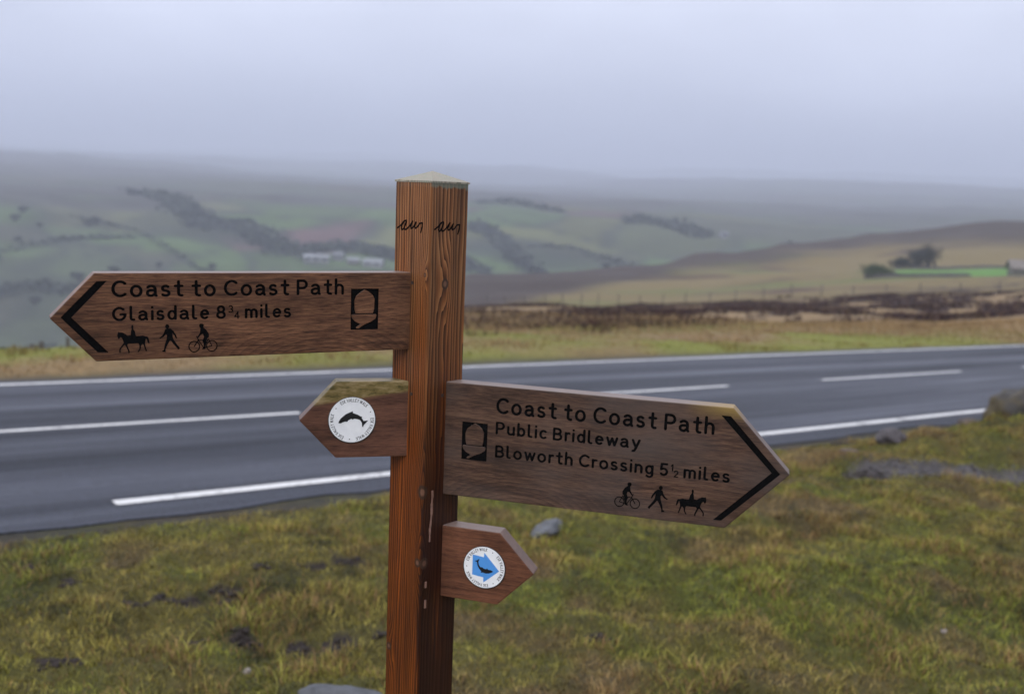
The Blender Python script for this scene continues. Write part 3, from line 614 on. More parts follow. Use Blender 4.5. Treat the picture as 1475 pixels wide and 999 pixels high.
# outlines traced in a common pixel frame (y down), facing left
HORSE = [poly([(140, 700), (138, 680), (145, 655), (153, 645), (160, 653), (190, 652), (225, 672), (245, 690), (278, 685), (283, 640), (291, 620), (286, 602), (290, 580), (298, 575), (306, 580), (310, 600), (305, 616), (325, 645), (332, 690), (345, 697), (410, 692), (440, 703), (460, 705), (470, 725), (479, 775), (470, 781), (456, 760), (450, 735), (440, 722), (434, 750), (430, 780), (440, 830), (452, 858), (438, 863), (424, 825), (414, 790), (404, 783), (388, 800), (384, 832), (362, 868), (348, 868), (370, 830), (368, 790), (360, 774), (250, 774), (240, 790), (264, 850), (264, 874), (250, 876), (249, 855), (226, 800), (215, 785), (195, 800), (170, 835), (170, 866), (156, 866), (156, 830), (184, 790), (205, 765), (196, 735), (185, 712), (172, 700), (158, 720), (148, 720)])]
WALKER = [poly(disc_pts(668, 591, 22, 24)), poly([(652, 616), (700, 612), (735, 640), (760, 680), (773, 716), (760, 722), (744, 690), (722, 662), (728, 715), (740, 740), (775, 790), (801, 820), (795, 836), (780, 840), (772, 825), (733, 780), (701, 737), (690, 748), (665, 792), (647, 832), (647, 863), (610, 855), (612, 845), (630, 840), (638, 790), (658, 730), (665, 690), (655, 672), (625, 702), (590, 718), (582, 710), (610, 690), (634, 655), (643, 625)])]
CYCLIST = [stroke(disc_pts(960, 797, 55, 55, 26), 10, True), stroke(disc_pts(1143, 795, 55, 55, 26), 10, True), poly(disc_pts(1036, 584, 23, 24)), poly([(1012, 572), (1025, 560), (1045, 560), (1062, 572), (1060, 580), (1012, 582)]),
           poly([(1026, 608), (1052, 598), (1086, 626), (1113, 668), (1113, 702), (1094, 716), (1086, 745), (1080, 790), (1076, 822), (1046, 830), (1042, 820), (1060, 806), (1056, 762), (1044, 742), (1062, 700), (1052, 668), (1032, 672), (1004, 706), (990, 702), (1020, 655)]),
           stroke([(985, 690), (1003, 730), (960, 797)], 10), stroke([(1003, 732), (1058, 812), (1143, 795), (1108, 722)], 9), stroke([(1003, 732), (1104, 728), (1058, 812)], 8)]
def place(shapes, box, flip):
    """fit traced shapes into box (x0, y0, x1, y1) of board coordinates"""
    allp = [p for g in shapes for V, _ in g for p in V]; x0 = min(p[0] for p in allp); x1 = max(p[0] for p in allp); y0 = min(p[1] for p in allp); y1 = max(p[1] for p in allp)
    fx = lambda x: (x1-x if flip else x-x0)/(x1-x0)
    return [([(box[0]+fx(x)*(box[2]-box[0]), box[1]+(y1-y)/(y1-y0)*(box[3]-box[1])) for x, y in V], Fc) for g in shapes for V, Fc in g]
NUT = [(350, 208), (300, 240), (260, 275), (240, 330), (243, 420), (255, 466), (440, 466), (452, 420), (455, 310), (432, 265), (392, 232)]
CUP = [(208, 488), (215, 480), (472, 480), (480, 492), (470, 525), (430, 555), (350, 590), (285, 631), (265, 631), (262, 619), (312, 588), (250, 555), (218, 520)]
# --- boards
BM = {}
def board_mat(name, light, mid, darkc, arcs=0, grey=0, seed=0):
    m, t, b = new_mat(name); co = objco(t); c0 = mapped(t, co, (1, 1, 1), (seed*.37, seed*.21, 0))
    flow = noise(t, mapped(t, c0, (3.2, 7, 7)), 1, 3, .5)
    s = t.nodes.new('ShaderNodeSeparateXYZ'); t.links.new(co, s.inputs[0])
    yy = math_n(t, 'ADD', s.outputs['Y'], math_n(t, 'MULTIPLY', flow, .05+.05*arcs))
    bands = noise(t, mapped(t, co, (4+arcs*2, 70, 70), (seed, 0, 0)), 1, 6, .68, .4+arcs*.5)
    fib = noise(t, mapped(t, co, (38, 620, 620)), 1, 4, .75)
    saw = math_n(t, 'FRACT', math_n(t, 'MULTIPLY', yy, 95))
    g = math_n(t, 'ADD', math_n(t, 'ADD', math_n(t, 'MULTIPLY', bands, .40), math_n(t, 'MULTIPLY', fib, .56)), math_n(t, 'MULTIPLY', saw, .05))
    c = ramp(t, g, [(.405, light), (.51, mid), (.615, darkc)])
    big = noise(t, mapped(t, co, (6, 13, 13), (seed*2, 0, 0)), 1, 4, .6)
    c = mix(t, 1.0, c, ramp(t, big, [(.3, .62), (.65, 1.25)]), 'MULTIPLY')
    if arcs:                                              # cathedral figure low on the board
        v = t.nodes.new('ShaderNodeVectorMath'); v.operation = 'LENGTH'; t.links.new(mapped(t, co, (1, 2.1, 0), ((.17, .22, 0) if arcs == 1 else (-.16, .29, 0))), v.inputs[0])
        fr_ = math_n(t, 'FRACT', math_n(t, 'ADD', math_n(t, 'MULTIPLY', v.outputs['Value'], 62), math_n(t, 'MULTIPLY', flow, .9)))
        low = ramp(t, math_n(t, 'ADD', math_n(t, 'MULTIPLY', v.outputs['Value'], 1.0), math_n(t, 'MULTIPLY', big, .12)), [(.16, .9), (.36, 0.0)])
        c = mix(t, math_n(t, 'MULTIPLY', low, .75), c, mix(t, 1.0, c, ramp(t, fr_, [(.1, 1.25), (.6, .85), (.95, .45)]), 'MULTIPLY'))
    if grey: c = mix(t, ramp(t, noise(t, mapped(t, co, (4, 9, 9), (seed, 3, 0)), 1, 3), [(.4, 0.0), (.7, grey)]), c, (.085, .067, .062))
    # wet upper edge, its sky reflection painted in as paler colour
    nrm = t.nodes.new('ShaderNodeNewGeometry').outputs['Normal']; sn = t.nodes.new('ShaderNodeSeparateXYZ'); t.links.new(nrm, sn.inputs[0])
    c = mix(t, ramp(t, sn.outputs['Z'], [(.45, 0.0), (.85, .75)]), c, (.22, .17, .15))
    return m, t, b, c, g, co
def finish_board(m, t, b, c, g):
    wood_common(t, b, c, g, .34, .52, .0012); return m
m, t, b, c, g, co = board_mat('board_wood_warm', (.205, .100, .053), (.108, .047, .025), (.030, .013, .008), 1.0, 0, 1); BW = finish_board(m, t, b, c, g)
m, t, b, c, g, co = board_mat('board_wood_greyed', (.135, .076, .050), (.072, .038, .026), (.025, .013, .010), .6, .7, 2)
s_ = t.nodes.new('ShaderNodeSeparateXYZ'); t.links.new(co, s_.inputs[0])
f_ = math_n(t, 'MULTIPLY', ramp(t, math_n(t, 'ADD', s_.outputs['X'], math_n(t, 'MULTIPLY', g, .08)), [(.50, 0.0), (.58, 1.0)]), ramp(t, math_n(t, 'SUBTRACT', s_.outputs['Y'], math_n(t, 'MULTIPLY', g, .02)), [(.078, 0.0), (.098, 1.0)]))
c = mix(t, math_n(t, 'MULTIPLY', f_, .7), c, (.30, .20, .06)); BG = finish_board(m, t, b, c, g)
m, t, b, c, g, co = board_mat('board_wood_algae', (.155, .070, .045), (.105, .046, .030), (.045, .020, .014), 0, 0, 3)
s_ = t.nodes.new('ShaderNodeSeparateXYZ'); t.links.new(co, s_.inputs[0])
f_ = ramp(t, math_n(t, 'SUBTRACT', math_n(t, 'ADD', s_.outputs['Y'], math_n(t, 'MULTIPLY', g, .010)), math_n(t, 'MULTIPLY', s_.outputs['X'], .14)), [(.058, 0.0), (.062, 1.0)])
c = mix(t, math_n(t, 'MULTIPLY', f_, .9), c, ramp(t, noise(t, mapped(t, co, (25, 90, 90)), 1, 4, .7), [(.35, (.06, .055, .012)), (.5, (.20, .15, .055)), (.68, (.34, .26, .14))])); BA = finish_board(m, t, b, c, g)
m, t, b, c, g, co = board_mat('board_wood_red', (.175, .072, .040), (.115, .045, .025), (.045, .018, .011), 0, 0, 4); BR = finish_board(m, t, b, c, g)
def make_board(kind, ang, zc, h, Lb, tip, lat, right, wood, label, cuts):
    """pointed board let into the post; local x runs in reading direction, y up, z out of the face"""
    d = Vector((math.cos(math.radians(ang)), math.sin(math.radians(ang)), 0)); n = N1 if right else N2
    nn = d.cross(UP); nn = -nn if nn.y > 0 else nn
    P0 = AX+nn*lat; P0 = P0+d*((HP-(P0-AX).dot(n))/d.dot(n))-UP*zc
    X = d if right else -d; Z = X.cross(UP); sg = 1 if right else -1
    M = Matrix(((X.x, UP.x, Z.x, P0.x), (X.y, UP.y, Z.y, P0.y), (X.z, UP.z, Z.z, P0.z), (0, 0, 0, 1)))
    th = .036; inn = -.045*sg; bm = bmesh.new()
    prof = [(inn, h/2), (Lb*sg, h/2), ((Lb+tip)*sg, 0), (Lb*sg, -h/2), (inn, -h/2)]
    a = [bm.verts.new((x, y, 0)) for x, y in prof]; bb = [bm.verts.new((x, y, -th)) for x, y in prof]
    bm.faces.new(a); bm.faces.new(bb[::-1])
    for i in range(5): bm.faces.new((a[i], bb[i], bb[(i+1) % 5], a[(i+1) % 5]))
    bmesh.ops.recalc_face_normals(bm, faces=bm.faces)
    bmesh.ops.bevel(bm, geom=[e for e in bm.edges], offset=.0022, segments=2, affect='EDGES', profile=.6)
    o = bm_obj(kind, bm, [wood, m_black], root); o.matrix_basis = Matrix.Translation((-AX.x, -AX.y, -base_z)) @ M
    if label: o['label'] = label
    def uv(px, py):
        dd = Vector(ray(px, py)); k = P0.dot(Z)/dd.dot(Z); p = dd*k-P0; return p.dot(X), p.dot(UP)
    if cuts:                                                        # routed recesses, painted black inside
        cb = bmesh.new()
        for V, Fc in cuts(uv): solid(cb, V, Fc, -.0032, .004)
        cm = bpy.data.meshes.new('cutter'); cb.normal_update(); bmesh.ops.triangulate(cb, faces=cb.faces[:]); cb.to_mesh(cm); cb.free(); cm.materials.append(m_black)
        co_ = bpy.data.objects.new('cutter', cm); COL.objects.link(co_); co_.matrix_world = Matrix.Identity(4)
        keep = o.parent; mb = o.matrix_basis.copy(); o.parent = None; o.matrix_basis = Matrix.Identity(4)
        md = o.modifiers.new('rout', 'BOOLEAN'); md.operation = 'DIFFERENCE'; md.solver = 'EXACT'; md.object = co_; md.material_mode = 'TRANSFER'; md.use_self = False
        bpy.context.view_layer.update()
        me = bpy.data.meshes.new_from_object(o.evaluated_get(bpy.context.evaluated_depsgraph_get())); o.modifiers.clear(); old = o.data; o.data = me; bpy.data.meshes.remove(old); me.name = kind
        bpy.data.objects.remove(co_); o.parent = keep; o.matrix_basis = mb
    return o, uv
def box_of(uv, x0, y0, x1, y1, skew):
    """board rectangle seen in the photograph between two pixels"""
    a = uv(x0, (y0+y1)/2); c = uv(x1, (y0+y1)/2+skew); m = uv((x0+x1)/2, y0+skew/2); n = uv((x0+x1)/2, y1+skew/2)
    return (a[0], n[1], c[0], m[1])
def line(uv, body, xl, ybl, ytl, xr, ybr, bold=.15):
    a = uv(xl, ybl); c = uv(xl, ytl); e = uv(xr, ybr); yb = (a[1]+e[1])/2
    return text_flat(body, a[0], yb, c[1]-a[1], e[0]-a[0], bold)
FL = -.0024                                                          # paint lies this deep in the recess
def fill(name, shapes, board, label=None):
    o = flat_obj(name, shapes, -.0031, FL, m_black, board)
    if label: o['label'] = label
    return o
def panel(uv, corners):
    q = [uv(*c) for c in corners]; x0 = (q[0][0]+q[3][0])/2; x1 = (q[1][0]+q[2][0])/2; y1 = (q[0][1]+q[1][1])/2; y0 = (q[2][1]+q[3][1])/2; return x0, y0, x1, y1
def acorn(bx):
    f = lambda P: [(bx[0]+(x-200)/298*(bx[2]-bx[0]), bx[3]-(y-197)/450*(bx[3]-bx[1])) for x, y in P]; return f(NUT), f(CUP)
def rect(b): return poly([(b[0], b[1]), (b[2], b[1]), (b[2], b[3]), (b[0], b[3])])
# long left board
T1 = lambda uv: line(uv, 'Coast to Coast Path', 160.5, 427.6, 403.4, 495.5, 424.6, .165)
T2 = lambda uv: line(uv, 'Glaisdale 8³₄ miles', 161.5, 461.6, 441.5, 419.5, 457.4, .175)
C1 = lambda uv: poly([uv(*p) for p in ((138.8, 405.2), (154.3, 404.3), (102.8, 457.3), (156.8, 507.6), (141, 507.6), (87, 457.3))])
A1 = lambda uv: panel(uv, ((505.3, 416), (545.4, 415), (544.5, 473.9), (505.3, 475.2)))
def acorn_cut(bx):
    """black ground round the acorn: strips of the panel left of, right of, between and around the two islands"""
    return rect(bx)
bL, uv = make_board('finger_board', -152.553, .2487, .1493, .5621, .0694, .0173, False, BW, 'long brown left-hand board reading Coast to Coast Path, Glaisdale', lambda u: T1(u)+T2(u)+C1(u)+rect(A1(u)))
fill('lettering', T1(uv), bL); fill('lettering', T2(uv), bL); fill('arrow_chevron', C1(uv), bL)
def emblem(bd, bx):
    fill('acorn_panel', rect(bx), bd); nut, cup = acorn(bx)
    flat_obj('acorn_emblem', poly(nut)+poly(cup), -.0030, -.0002, BW if bd is bL else BG, bd)
emblem(bL, A1(uv))
PR0, PR1 = .0001, .0006
for nm, shp, bx in (('horse_rider_symbol', HORSE, (169, 468, 215.3, 508.5)), ('walker_symbol', WALKER, (229.4, 467, 258.8, 507)), ('cyclist_symbol', CYCLIST, (271.2, 466.2, 313.3, 507))):
    flat_obj(nm, place(shp, box_of(uv, *bx, -.8), False), PR0, PR1, m_black, bL)
# long right board
T3 = lambda uv: line(uv, 'Coast to Coast Path', 714.4, 596.6, 573.6, 1029, 624.6, .165)
T4 = lambda uv: line(uv, 'Public Bridleway', 713.6, 626, 608.3, 921.7, 645, .175)
T5 = lambda uv: line(uv, 'Bloworth Crossing 5¹₂ miles', 712.8, 658, 640.6, 1051, 695.4, .175)
C2 = lambda uv: poly([uv(*p) for p in ((1039.1, 597.9), (1053, 599.2), (1123.9, 683.3), (1038.6, 749.4), (1026.5, 748.3), (1111.3, 681.1))])
A2 = lambda uv: panel(uv, ((666.1, 607.4), (702.7, 609.5), (700.6, 664.2), (664.4, 660.8)))
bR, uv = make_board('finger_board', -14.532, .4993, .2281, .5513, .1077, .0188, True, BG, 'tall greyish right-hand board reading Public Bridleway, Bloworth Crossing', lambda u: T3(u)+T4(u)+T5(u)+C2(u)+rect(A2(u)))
for T in (T3, T4, T5): fill('lettering', T(uv), bR)
fill('arrow_chevron', C2(uv), bR); emblem(bR, A2(uv))
for nm, shp, bx, sk in (('cyclist_symbol', CYCLIST, (885.5, 694, 922.6, 731), 5), ('walker_symbol', WALKER, (934, 698.6, 961.8, 736.5), 4), ('horse_rider_symbol', HORSE, (973.8, 704, 1017.2, 742), 6)):
    flat_obj(nm, place(shp, box_of(uv, bx[0], bx[1]-sk/2, bx[2], bx[3]-sk/2, sk), True), PR0, PR1, m_black, bR)
# small boards with round plastic waymark discs
m_disc, t_, b_ = new_mat('white_plastic'); co = objco(t_)
t_.links.new(ramp(t_, noise(t_, co, 60, 5), [(.35, (.80, .81, .84)), (.7, (.88, .89, .91))]), b_.inputs['Base Color']); b_.inputs['Roughness'].default_value = .3
m_blue = simple_mat('blue_print', (.085, .30, .72), .35, .06, 40); m_ink = simple_mat('black_ink', (.008, .008, .010), .4, .3, 80); m_rim = simple_mat('disc_edge', (.02, .018, .02), .4, .2, 60)
FISH = [(398, 552), (405, 530), (424, 500), (470, 460), (512, 440), (530, 434), (545, 426), (549, 446), (600, 465), (630, 484), (647, 486), (640, 498), (662, 534), (709, 527), (688, 552), (664, 578), (655, 602), (646, 590), (644, 552), (622, 520), (592, 511), (560, 507), (548, 518), (533, 507), (502, 522), (490, 540), (470, 536), (440, 545), (420, 556)]
FISH2 = [(303, 482), (330, 474), (357, 450), (346, 490), (352, 522), (372, 545), (392, 543), (408, 555), (436, 560), (444, 549), (460, 560), (490, 562), (516, 573), (500, 588), (470, 601), (432, 607), (400, 600), (378, 607), (384, 590), (358, 565), (338, 530), (331, 492)]
ARROW = [(-133, 128), (-6, 115), (-3, 165), (170, -20), (-3, -169), (-6, -112), (-133, -97)]
def disc(bd, uv, px, py, rad, rot, fish, fc, fs, arrow):
    cx, cy = uv(px, py)
    flat_obj('disc_rim', poly(disc_pts(cx, cy-.0006, rad+.0013, rad+.0013, 64)), .0001, .0020, m_rim, bd)
    o = flat_obj('waymark_disc', poly(disc_pts(cx, cy, rad, rad, 64)), .0003, .0024, m_disc, bd)
    o['label'] = 'round white disc with a blue arrow and black fish' if arrow else 'round white disc with a black leaping fish'
    if arrow: flat_obj('blue_arrow', poly([(cx+x/230*rad, cy+y/230*rad) for x, y in ARROW]), .0024, .0026, m_blue, bd)
    flat_obj('fish_symbol', poly([(cx+(x-fc[0])/fs*rad, cy-(y-fc[1])/fs*rad) for x, y in fish]), .0024, .0029, m_ink, bd)
    shapes = []
    for k in range(3):
        mid = math.radians(rot+90-120*k); body = 'ESK VALLEY WALK'; size = .0068*rad/.045; r0 = rad*.80; span = math.radians(84)
        ws = [.28 if ch == ' ' else glyph(ch, .13)[2]+.12 for ch in body]; tot = sum(ws); acc = 0
        for ch, w in zip(body, ws):
            if ch != ' ':
                V, Fc, gw = glyph(ch, .13); a = mid+span/2-(acc+w/2)/tot*span; ca, sa = math.cos(a-math.pi/2), math.sin(a-math.pi/2); sx = r0*span/tot
                shapes.append(([(cx+math.cos(a)*r0+ca*(x-gw/2)*sx-sa*y*size, cy+math.sin(a)*r0+sa*(x-gw/2)*sx+ca*y*size) for x, y in V], Fc))
            acc += w
        a = mid-math.radians(60); shapes += poly(disc_pts(cx+math.cos(a)*rad*.86, cy+math.sin(a)*rad*.86, rad*.024, rad*.024, 8))
    flat_obj('disc_lettering', shapes, .0024, .0027, m_ink, bd)
bl_, uv = make_board('waymark_board', -165.882, .4613, .1506, .1383, .0699, .0281, False, BA, 'short left-hand board with pale algae along its top', None)
disc(bl_, uv, 506.9, 604, .0445, -6.5, FISH, (540, 520), 243, False)
br_, uv = make_board('waymark_board', -16.02, .7528, .1497, .1202, .0726, .0159, True, BR, 'short reddish right-hand board with blue arrow disc', None)
disc(br_, uv, 697.9, 816.1, .0425, 33, FISH2, (413, 543), 230, True)
# --- carved initials, screws, resin on the post
def on_face(px, py, face):
    p = to_post(px, py, face); return (p.y if face == 1 else p.x, p.z)
def face_obj(name, shapes, face, z0, z1, mat):
    bm = bmesh.new()
    for V, Fc in shapes: solid(bm, V, Fc, z0, z1)
    for v in bm.verts:
        a, zz, out = v.co.x, v.co.y, v.co.z
        v.co = (HP+out, a, zz) if face == 1 else (a, HP+out, zz)
    bmesh.ops.recalc_face_normals(bm, faces=bm.faces); return bm_obj(name, bm, mat, post)
AW = [[(203, 612), (230, 592), (262, 552), (281, 544), (285, 554), (276, 584), (256, 622), (243, 630), (238, 614), (247, 580), (266, 550)], [(283, 552), (266, 606), (270, 628), (288, 622), (316, 590), (341, 551)], [(341, 551), (322, 598), (325, 618), (340, 612), (358, 584), (371, 560)], [(371, 560), (358, 600), (364, 616), (382, 604), (403, 572)], [(403, 572), (428, 568), (425, 602), (412, 655)]]
for face, off in ((2, (0, 0)), (1, (333, 15))):
    sh = []
    for pl in AW:
        sh += stroke([on_face(540+(x+off[0])/6.24, 230+(y+off[1])/6.24, face) for x, y in pl], .003)
    face_obj('carved_initials', sh, face, -.001, .0004, m_black)
m_screw = simple_mat('rusty_screw', (.035, .022, .018), .5, .5, 200)
for px, py, f in ((594, 407, 2), (592.5, 567, 2), (637, 569, 1)):
    a, z = on_face(px, py, f); face_obj('screw_head', poly(disc_pts(a, z, .0035, .0035, 12)), f, -.001, .0012, m_screw)
m_resin = simple_mat('dried_resin', (.27, .15, .115), .45, .3, 120)
for pts in ([(622.3, 707), (622.5, 715), (621.5, 725), (621.2, 740), (620, 752), (619.5, 758)], [(618.8, 760), (618.6, 768), (618.3, 779)], [(612.8, 838), (612.6, 845)], [(612.2, 864), (611.8, 874)]):
    sh = []
    for i in range(len(pts)-1): sh += stroke([on_face(*pts[i], 1), on_face(*pts[i+1], 1)], .0028+.0022*math.sin(i*1.9+1)**2)
    face_obj('resin_drip', sh, 1, -.001, .0016, m_resin)

# ------------------------------------------------------------------ fence, walls, trees and farm in the middle distance
def box_bm(bm, x0, x1, y0, y1, z0, z1):
    v = [bm.verts.new(p) for p in ((x0, y0, z0), (x1, y0, z0), (x1, y1, z0), (x0, y1, z0), (x0, y0, z1), (x1, y0, z1), (x1, y1, z1), (x0, y1, z1))]
    for f in ((3, 2, 1, 0), (4, 5, 6, 7), (0, 1, 5, 4), (1, 2, 6, 5), (2, 3, 7, 6), (3, 0, 4, 7)): bm.faces.new([v[i] for i in f])
def gz(x, y): return float(terrain(np.array([x]), np.array([y]))[0])
def at_r(px, r):
    d = ray(px, 400); n = math.hypot(d[0], d[1]); return d[0]/n*r, d[1]/n*r
m_fpost = simple_mat('grey_fence_wood', (.075, .062, .052), .8, .4, 9); m_wire = simple_mat('fence_wire', (.12, .12, .12), .5, .2, 9)
fx = [702, 728, 757, 787, 812, 839, 863, 893, 924, 957, 989.5, 1025, 1062, 1102, 1142, 1184.5, 1230, 1278, 1327.6, 1385, 1441, 1500]
fp = [at_r(x, 97) for x in fx]; fr = empty('wire_fence', (fp[0][0], fp[0][1], gz(*fp[0]))); tag(fr, 'post and wire fence along the top of the dark heather', 'fence'); o0 = Vector(fr.location); tops = []
for i, (x, y) in enumerate(fp):
    bm = bmesh.new(); h = 1.0+.2*random.random(); w = .045+.015*random.random(); ln = random.uniform(-.06, .06); q = bmesh.ops.create_cone(bm, segments=7, radius1=w, radius2=w*.85, depth=h+.4, cap_ends=True)
    z = gz(x, y)
    for v in bm.verts: v.co = (v.co.x+ln*(v.co.z+h/2), v.co.y, v.co.z+h/2-.2)
    p = bm_obj('fence_post', bm, m_fpost, fr); p.location = Vector((x, y, z))-o0; tops.append(Vector((x, y, z)))
for hh in (.45, .75, 1.05):
    bm = bmesh.new()
    for a, b in zip(tops, tops[1:]):
        a = a-o0+Vector((0, 0, hh)); b = b-o0+Vector((0, 0, hh)); r = .006
        v = [bm.verts.new(p) for p in (a+Vector((0, 0, r)), a-Vector((0, r, r)), a+Vector((0, r, -r)), b+Vector((0, 0, r)), b-Vector((0, r, r)), b+Vector((0, r, -r)))]
        for i in range(3): bm.faces.new((v[i], v[(i+1) % 3], v[3+(i+1) % 3], v[3+i]))
    bm_obj('wire', bm, m_wire, fr)
# a few old posts on the brow across the road, left
fp = [(12, 25), (36, 25.2), (57, 25.5), (93, 26)]; pp = [at_r(x, r) for x, r in fp]
fr = empty('broken_fence', (pp[0][0], pp[0][1], gz(*pp[0]))); tag(fr, 'short run of thin leaning posts on the grassy brow above the green fields', 'fence'); o0 = Vector(fr.location)
for x, y in pp:
    bm = bmesh.new(); bmesh.ops.create_cone(bm, segments=6, radius1=.045, radius2=.04, depth=1.9, cap_ends=True); l = random.uniform(-.12, .12)
    for v in bm.verts: v.co = (v.co.x+l*v.co.z, v.co.y, v.co.z+.5)
    p = bm_obj('fence_post', bm, m_fpost, fr); p.location = Vector((x, y, gz(x, y)))-o0
# dry stone walls
m_wall = stone_mat('dry_stone', (.085, .078, .072))
def stone_wall(pts, h, label, seed):
    rn = random.Random(seed); P = [Vector((*at_r(px, r), 0)) for px, r in pts]; o0 = Vector((P[0].x, P[0].y, gz(P[0].x, P[0].y))); bm = bmesh.new()
    for a, b in zip(P, P[1:]):
        d = (b-a); n = max(1, int(d.length/.9)); dn = d.normalized(); pr = Vector((-dn.y, dn.x, 0))
        for i in range(n):
            for lay in range(3):
                c = a+d*((i+.5+(lay % 2)*.3)/n); z = gz(c.x, c.y); L_ = d.length/n*.52; hh = h/3*(1+rn.uniform(-.15, .2)); q = []
                for zz in (0, 1):
                    for sx, sy in ((-1, -1), (1, -1), (1, 1), (-1, 1)):
                        k = c+dn*sx*L_*rn.uniform(.88, 1.02)+pr*sy*(.34-.06*lay)*rn.uniform(.85, 1.1); q.append(bm.verts.new((k.x-o0.x, k.y-o0.y, z-o0.z-.12+lay*h/3+zz*(hh+.05))))
                for f in ((3, 2, 1, 0), (4, 5, 6, 7), (0, 1, 5, 4), (1, 2, 6, 5), (2, 3, 7, 6), (3, 0, 4, 7)): bm.faces.new([q[i_] for i_ in f])
    o = bm_obj('stone_wall', bm, m_wall); o.location = o0; tag(o, label, 'wall', 'dry stone walls round the green pasture')
stone_wall([(1248, 138.5), (1300, 139), (1350, 139), (1396, 139)], .55, 'dark dry stone wall along the near side of the bright green pasture', 1)
stone_wall([(1248, 138.5), (1268, 150), (1288, 162)], .8, 'broken grey stone wall end beside the green bush', 2)
stone_wall([(1288, 177), (1340, 178), (1400, 178), (1470, 177), (1560, 177)], .5, 'low wall along the far side of the bright green pasture behind the tree', 3)
# trees and bushes
m_bark = simple_mat('dark_bark', (.040, .034, .028), .85, .4, 6); m_twig = attr_mat('twigs', .85); 
def tree(name, px, r, height, spread, label, seed, leaf=(.035, .034, .026), nleaf=5200, dense=False, cat='tree', tw=.05):
    rn = random.Random(seed); x, y = at_r(px, r); z = gz(x, y); rt = empty(name, (x, y, z)); tag(rt, label, cat); bm = bmesh.new(); ends = []
    def limb(a, d, ln, r0, lev):
        n = 3; p = a; rad = r0
        for k in range(n):
            d2 = (d+Vector((rn.gauss(0, .16), rn.gauss(0, .16), rn.gauss(.02, .1)))).normalized(); q = p+d2*ln/n; r2 = rad*.84; u = d2.orthogonal().normalized(); w = d2.cross(u)
            va = [bm.verts.new(p+(u*math.cos(t)+w*math.sin(t))*rad) for t in (0, 1.57, 3.14, 4.71)]; vb = [bm.verts.new(q+(u*math.cos(t)+w*math.sin(t))*r2) for t in (0, 1.57, 3.14, 4.71)]
            for i in range(4): bm.faces.new((va[i], va[(i+1) % 4], vb[(i+1) % 4], vb[i]))
            p = q; rad = r2; d = d2
            if lev >= 1: ends.append(p.copy())
        if lev < 4:
            for _ in range(rn.choice((2, 3, 4))):
                s_ = Vector((rn.gauss(0, 1)*spread, rn.gauss(0, 1)*spread, rn.uniform(.1, .9))).normalized(); limb(p, (d*.55+s_*.75).normalized(), ln*rn.uniform(.62, .86), rad*.7, lev+1)
        else: ends.append(p.copy())
    for _ in range(5): limb(Vector((rn.uniform(-.15, .15), rn.uniform(-.15, .15), -.2)), Vector((rn.uniform(-.6, .6)*spread, rn.uniform(-.5, .5), 1)).normalized(), height*(.085 if not dense else .07), height*.024, 0)
    mz = max(v.co.z for v in bm.verts)
    k = height*.93/mz
    for v in bm.verts: v.co *= k
    ends = np.array([tuple(e*k) for e in ends]); bm_obj('trunk', bm, m_bark, rt)
    n = nleaf; c = ends[RNG.integers(len(ends), size=n)]+RNG.normal(0, height*(.065 if not dense else .085), (n, 3)); c[:, 2] = np.maximum(c[:, 2], .1); dv = RNG.normal(0, 1, (n, 3)); dv /= np.linalg.norm(dv, axis=1)[:, None]; ev = np.cross(dv, RNG.normal(0, 1, (n, 3))); ev /= np.linalg.norm(ev, axis=1)[:, None]
    ln = height*RNG.uniform(.03, .075, n)[:, None]; wd = height*tw*RNG.uniform(.15, .4, n)[:, None]
    V = np.stack([c-dv*ln, c+ev*wd, c+dv*ln], 1).reshape(-1, 3); col = np.repeat(np.array(leaf)*RNG.uniform(.5, 1.5, n)[:, None], 3, 0)
    link('crown', np_mesh('crown', V, np.arange(3*n).reshape(-1, 3), col), m_twig, rt); return rt
tree('hawthorn_tree', 1338, 179, 4.6, 1.3, 'wide bare dark tree standing behind the bright green pasture', 4, nleaf=6500, tw=.022)
tree('hawthorn_tree', 1313, 179.5, 3.3, .45, 'narrow bare tree close beside the wide bare tree', 5, nleaf=3200, tw=.022)
tree('holly_bush', 1293, 180, 2.1, .8, 'small dark evergreen bush left of the bare trees', 6, (.016, .022, .014), 3800, True, 'bush', .12)
tree('gorse_bush', 1257, 140.5, 2.2, .9, 'rounded green bush at the corner of the pasture wall', 7, (.045, .070, .022), 4200, True, 'bush', .12)
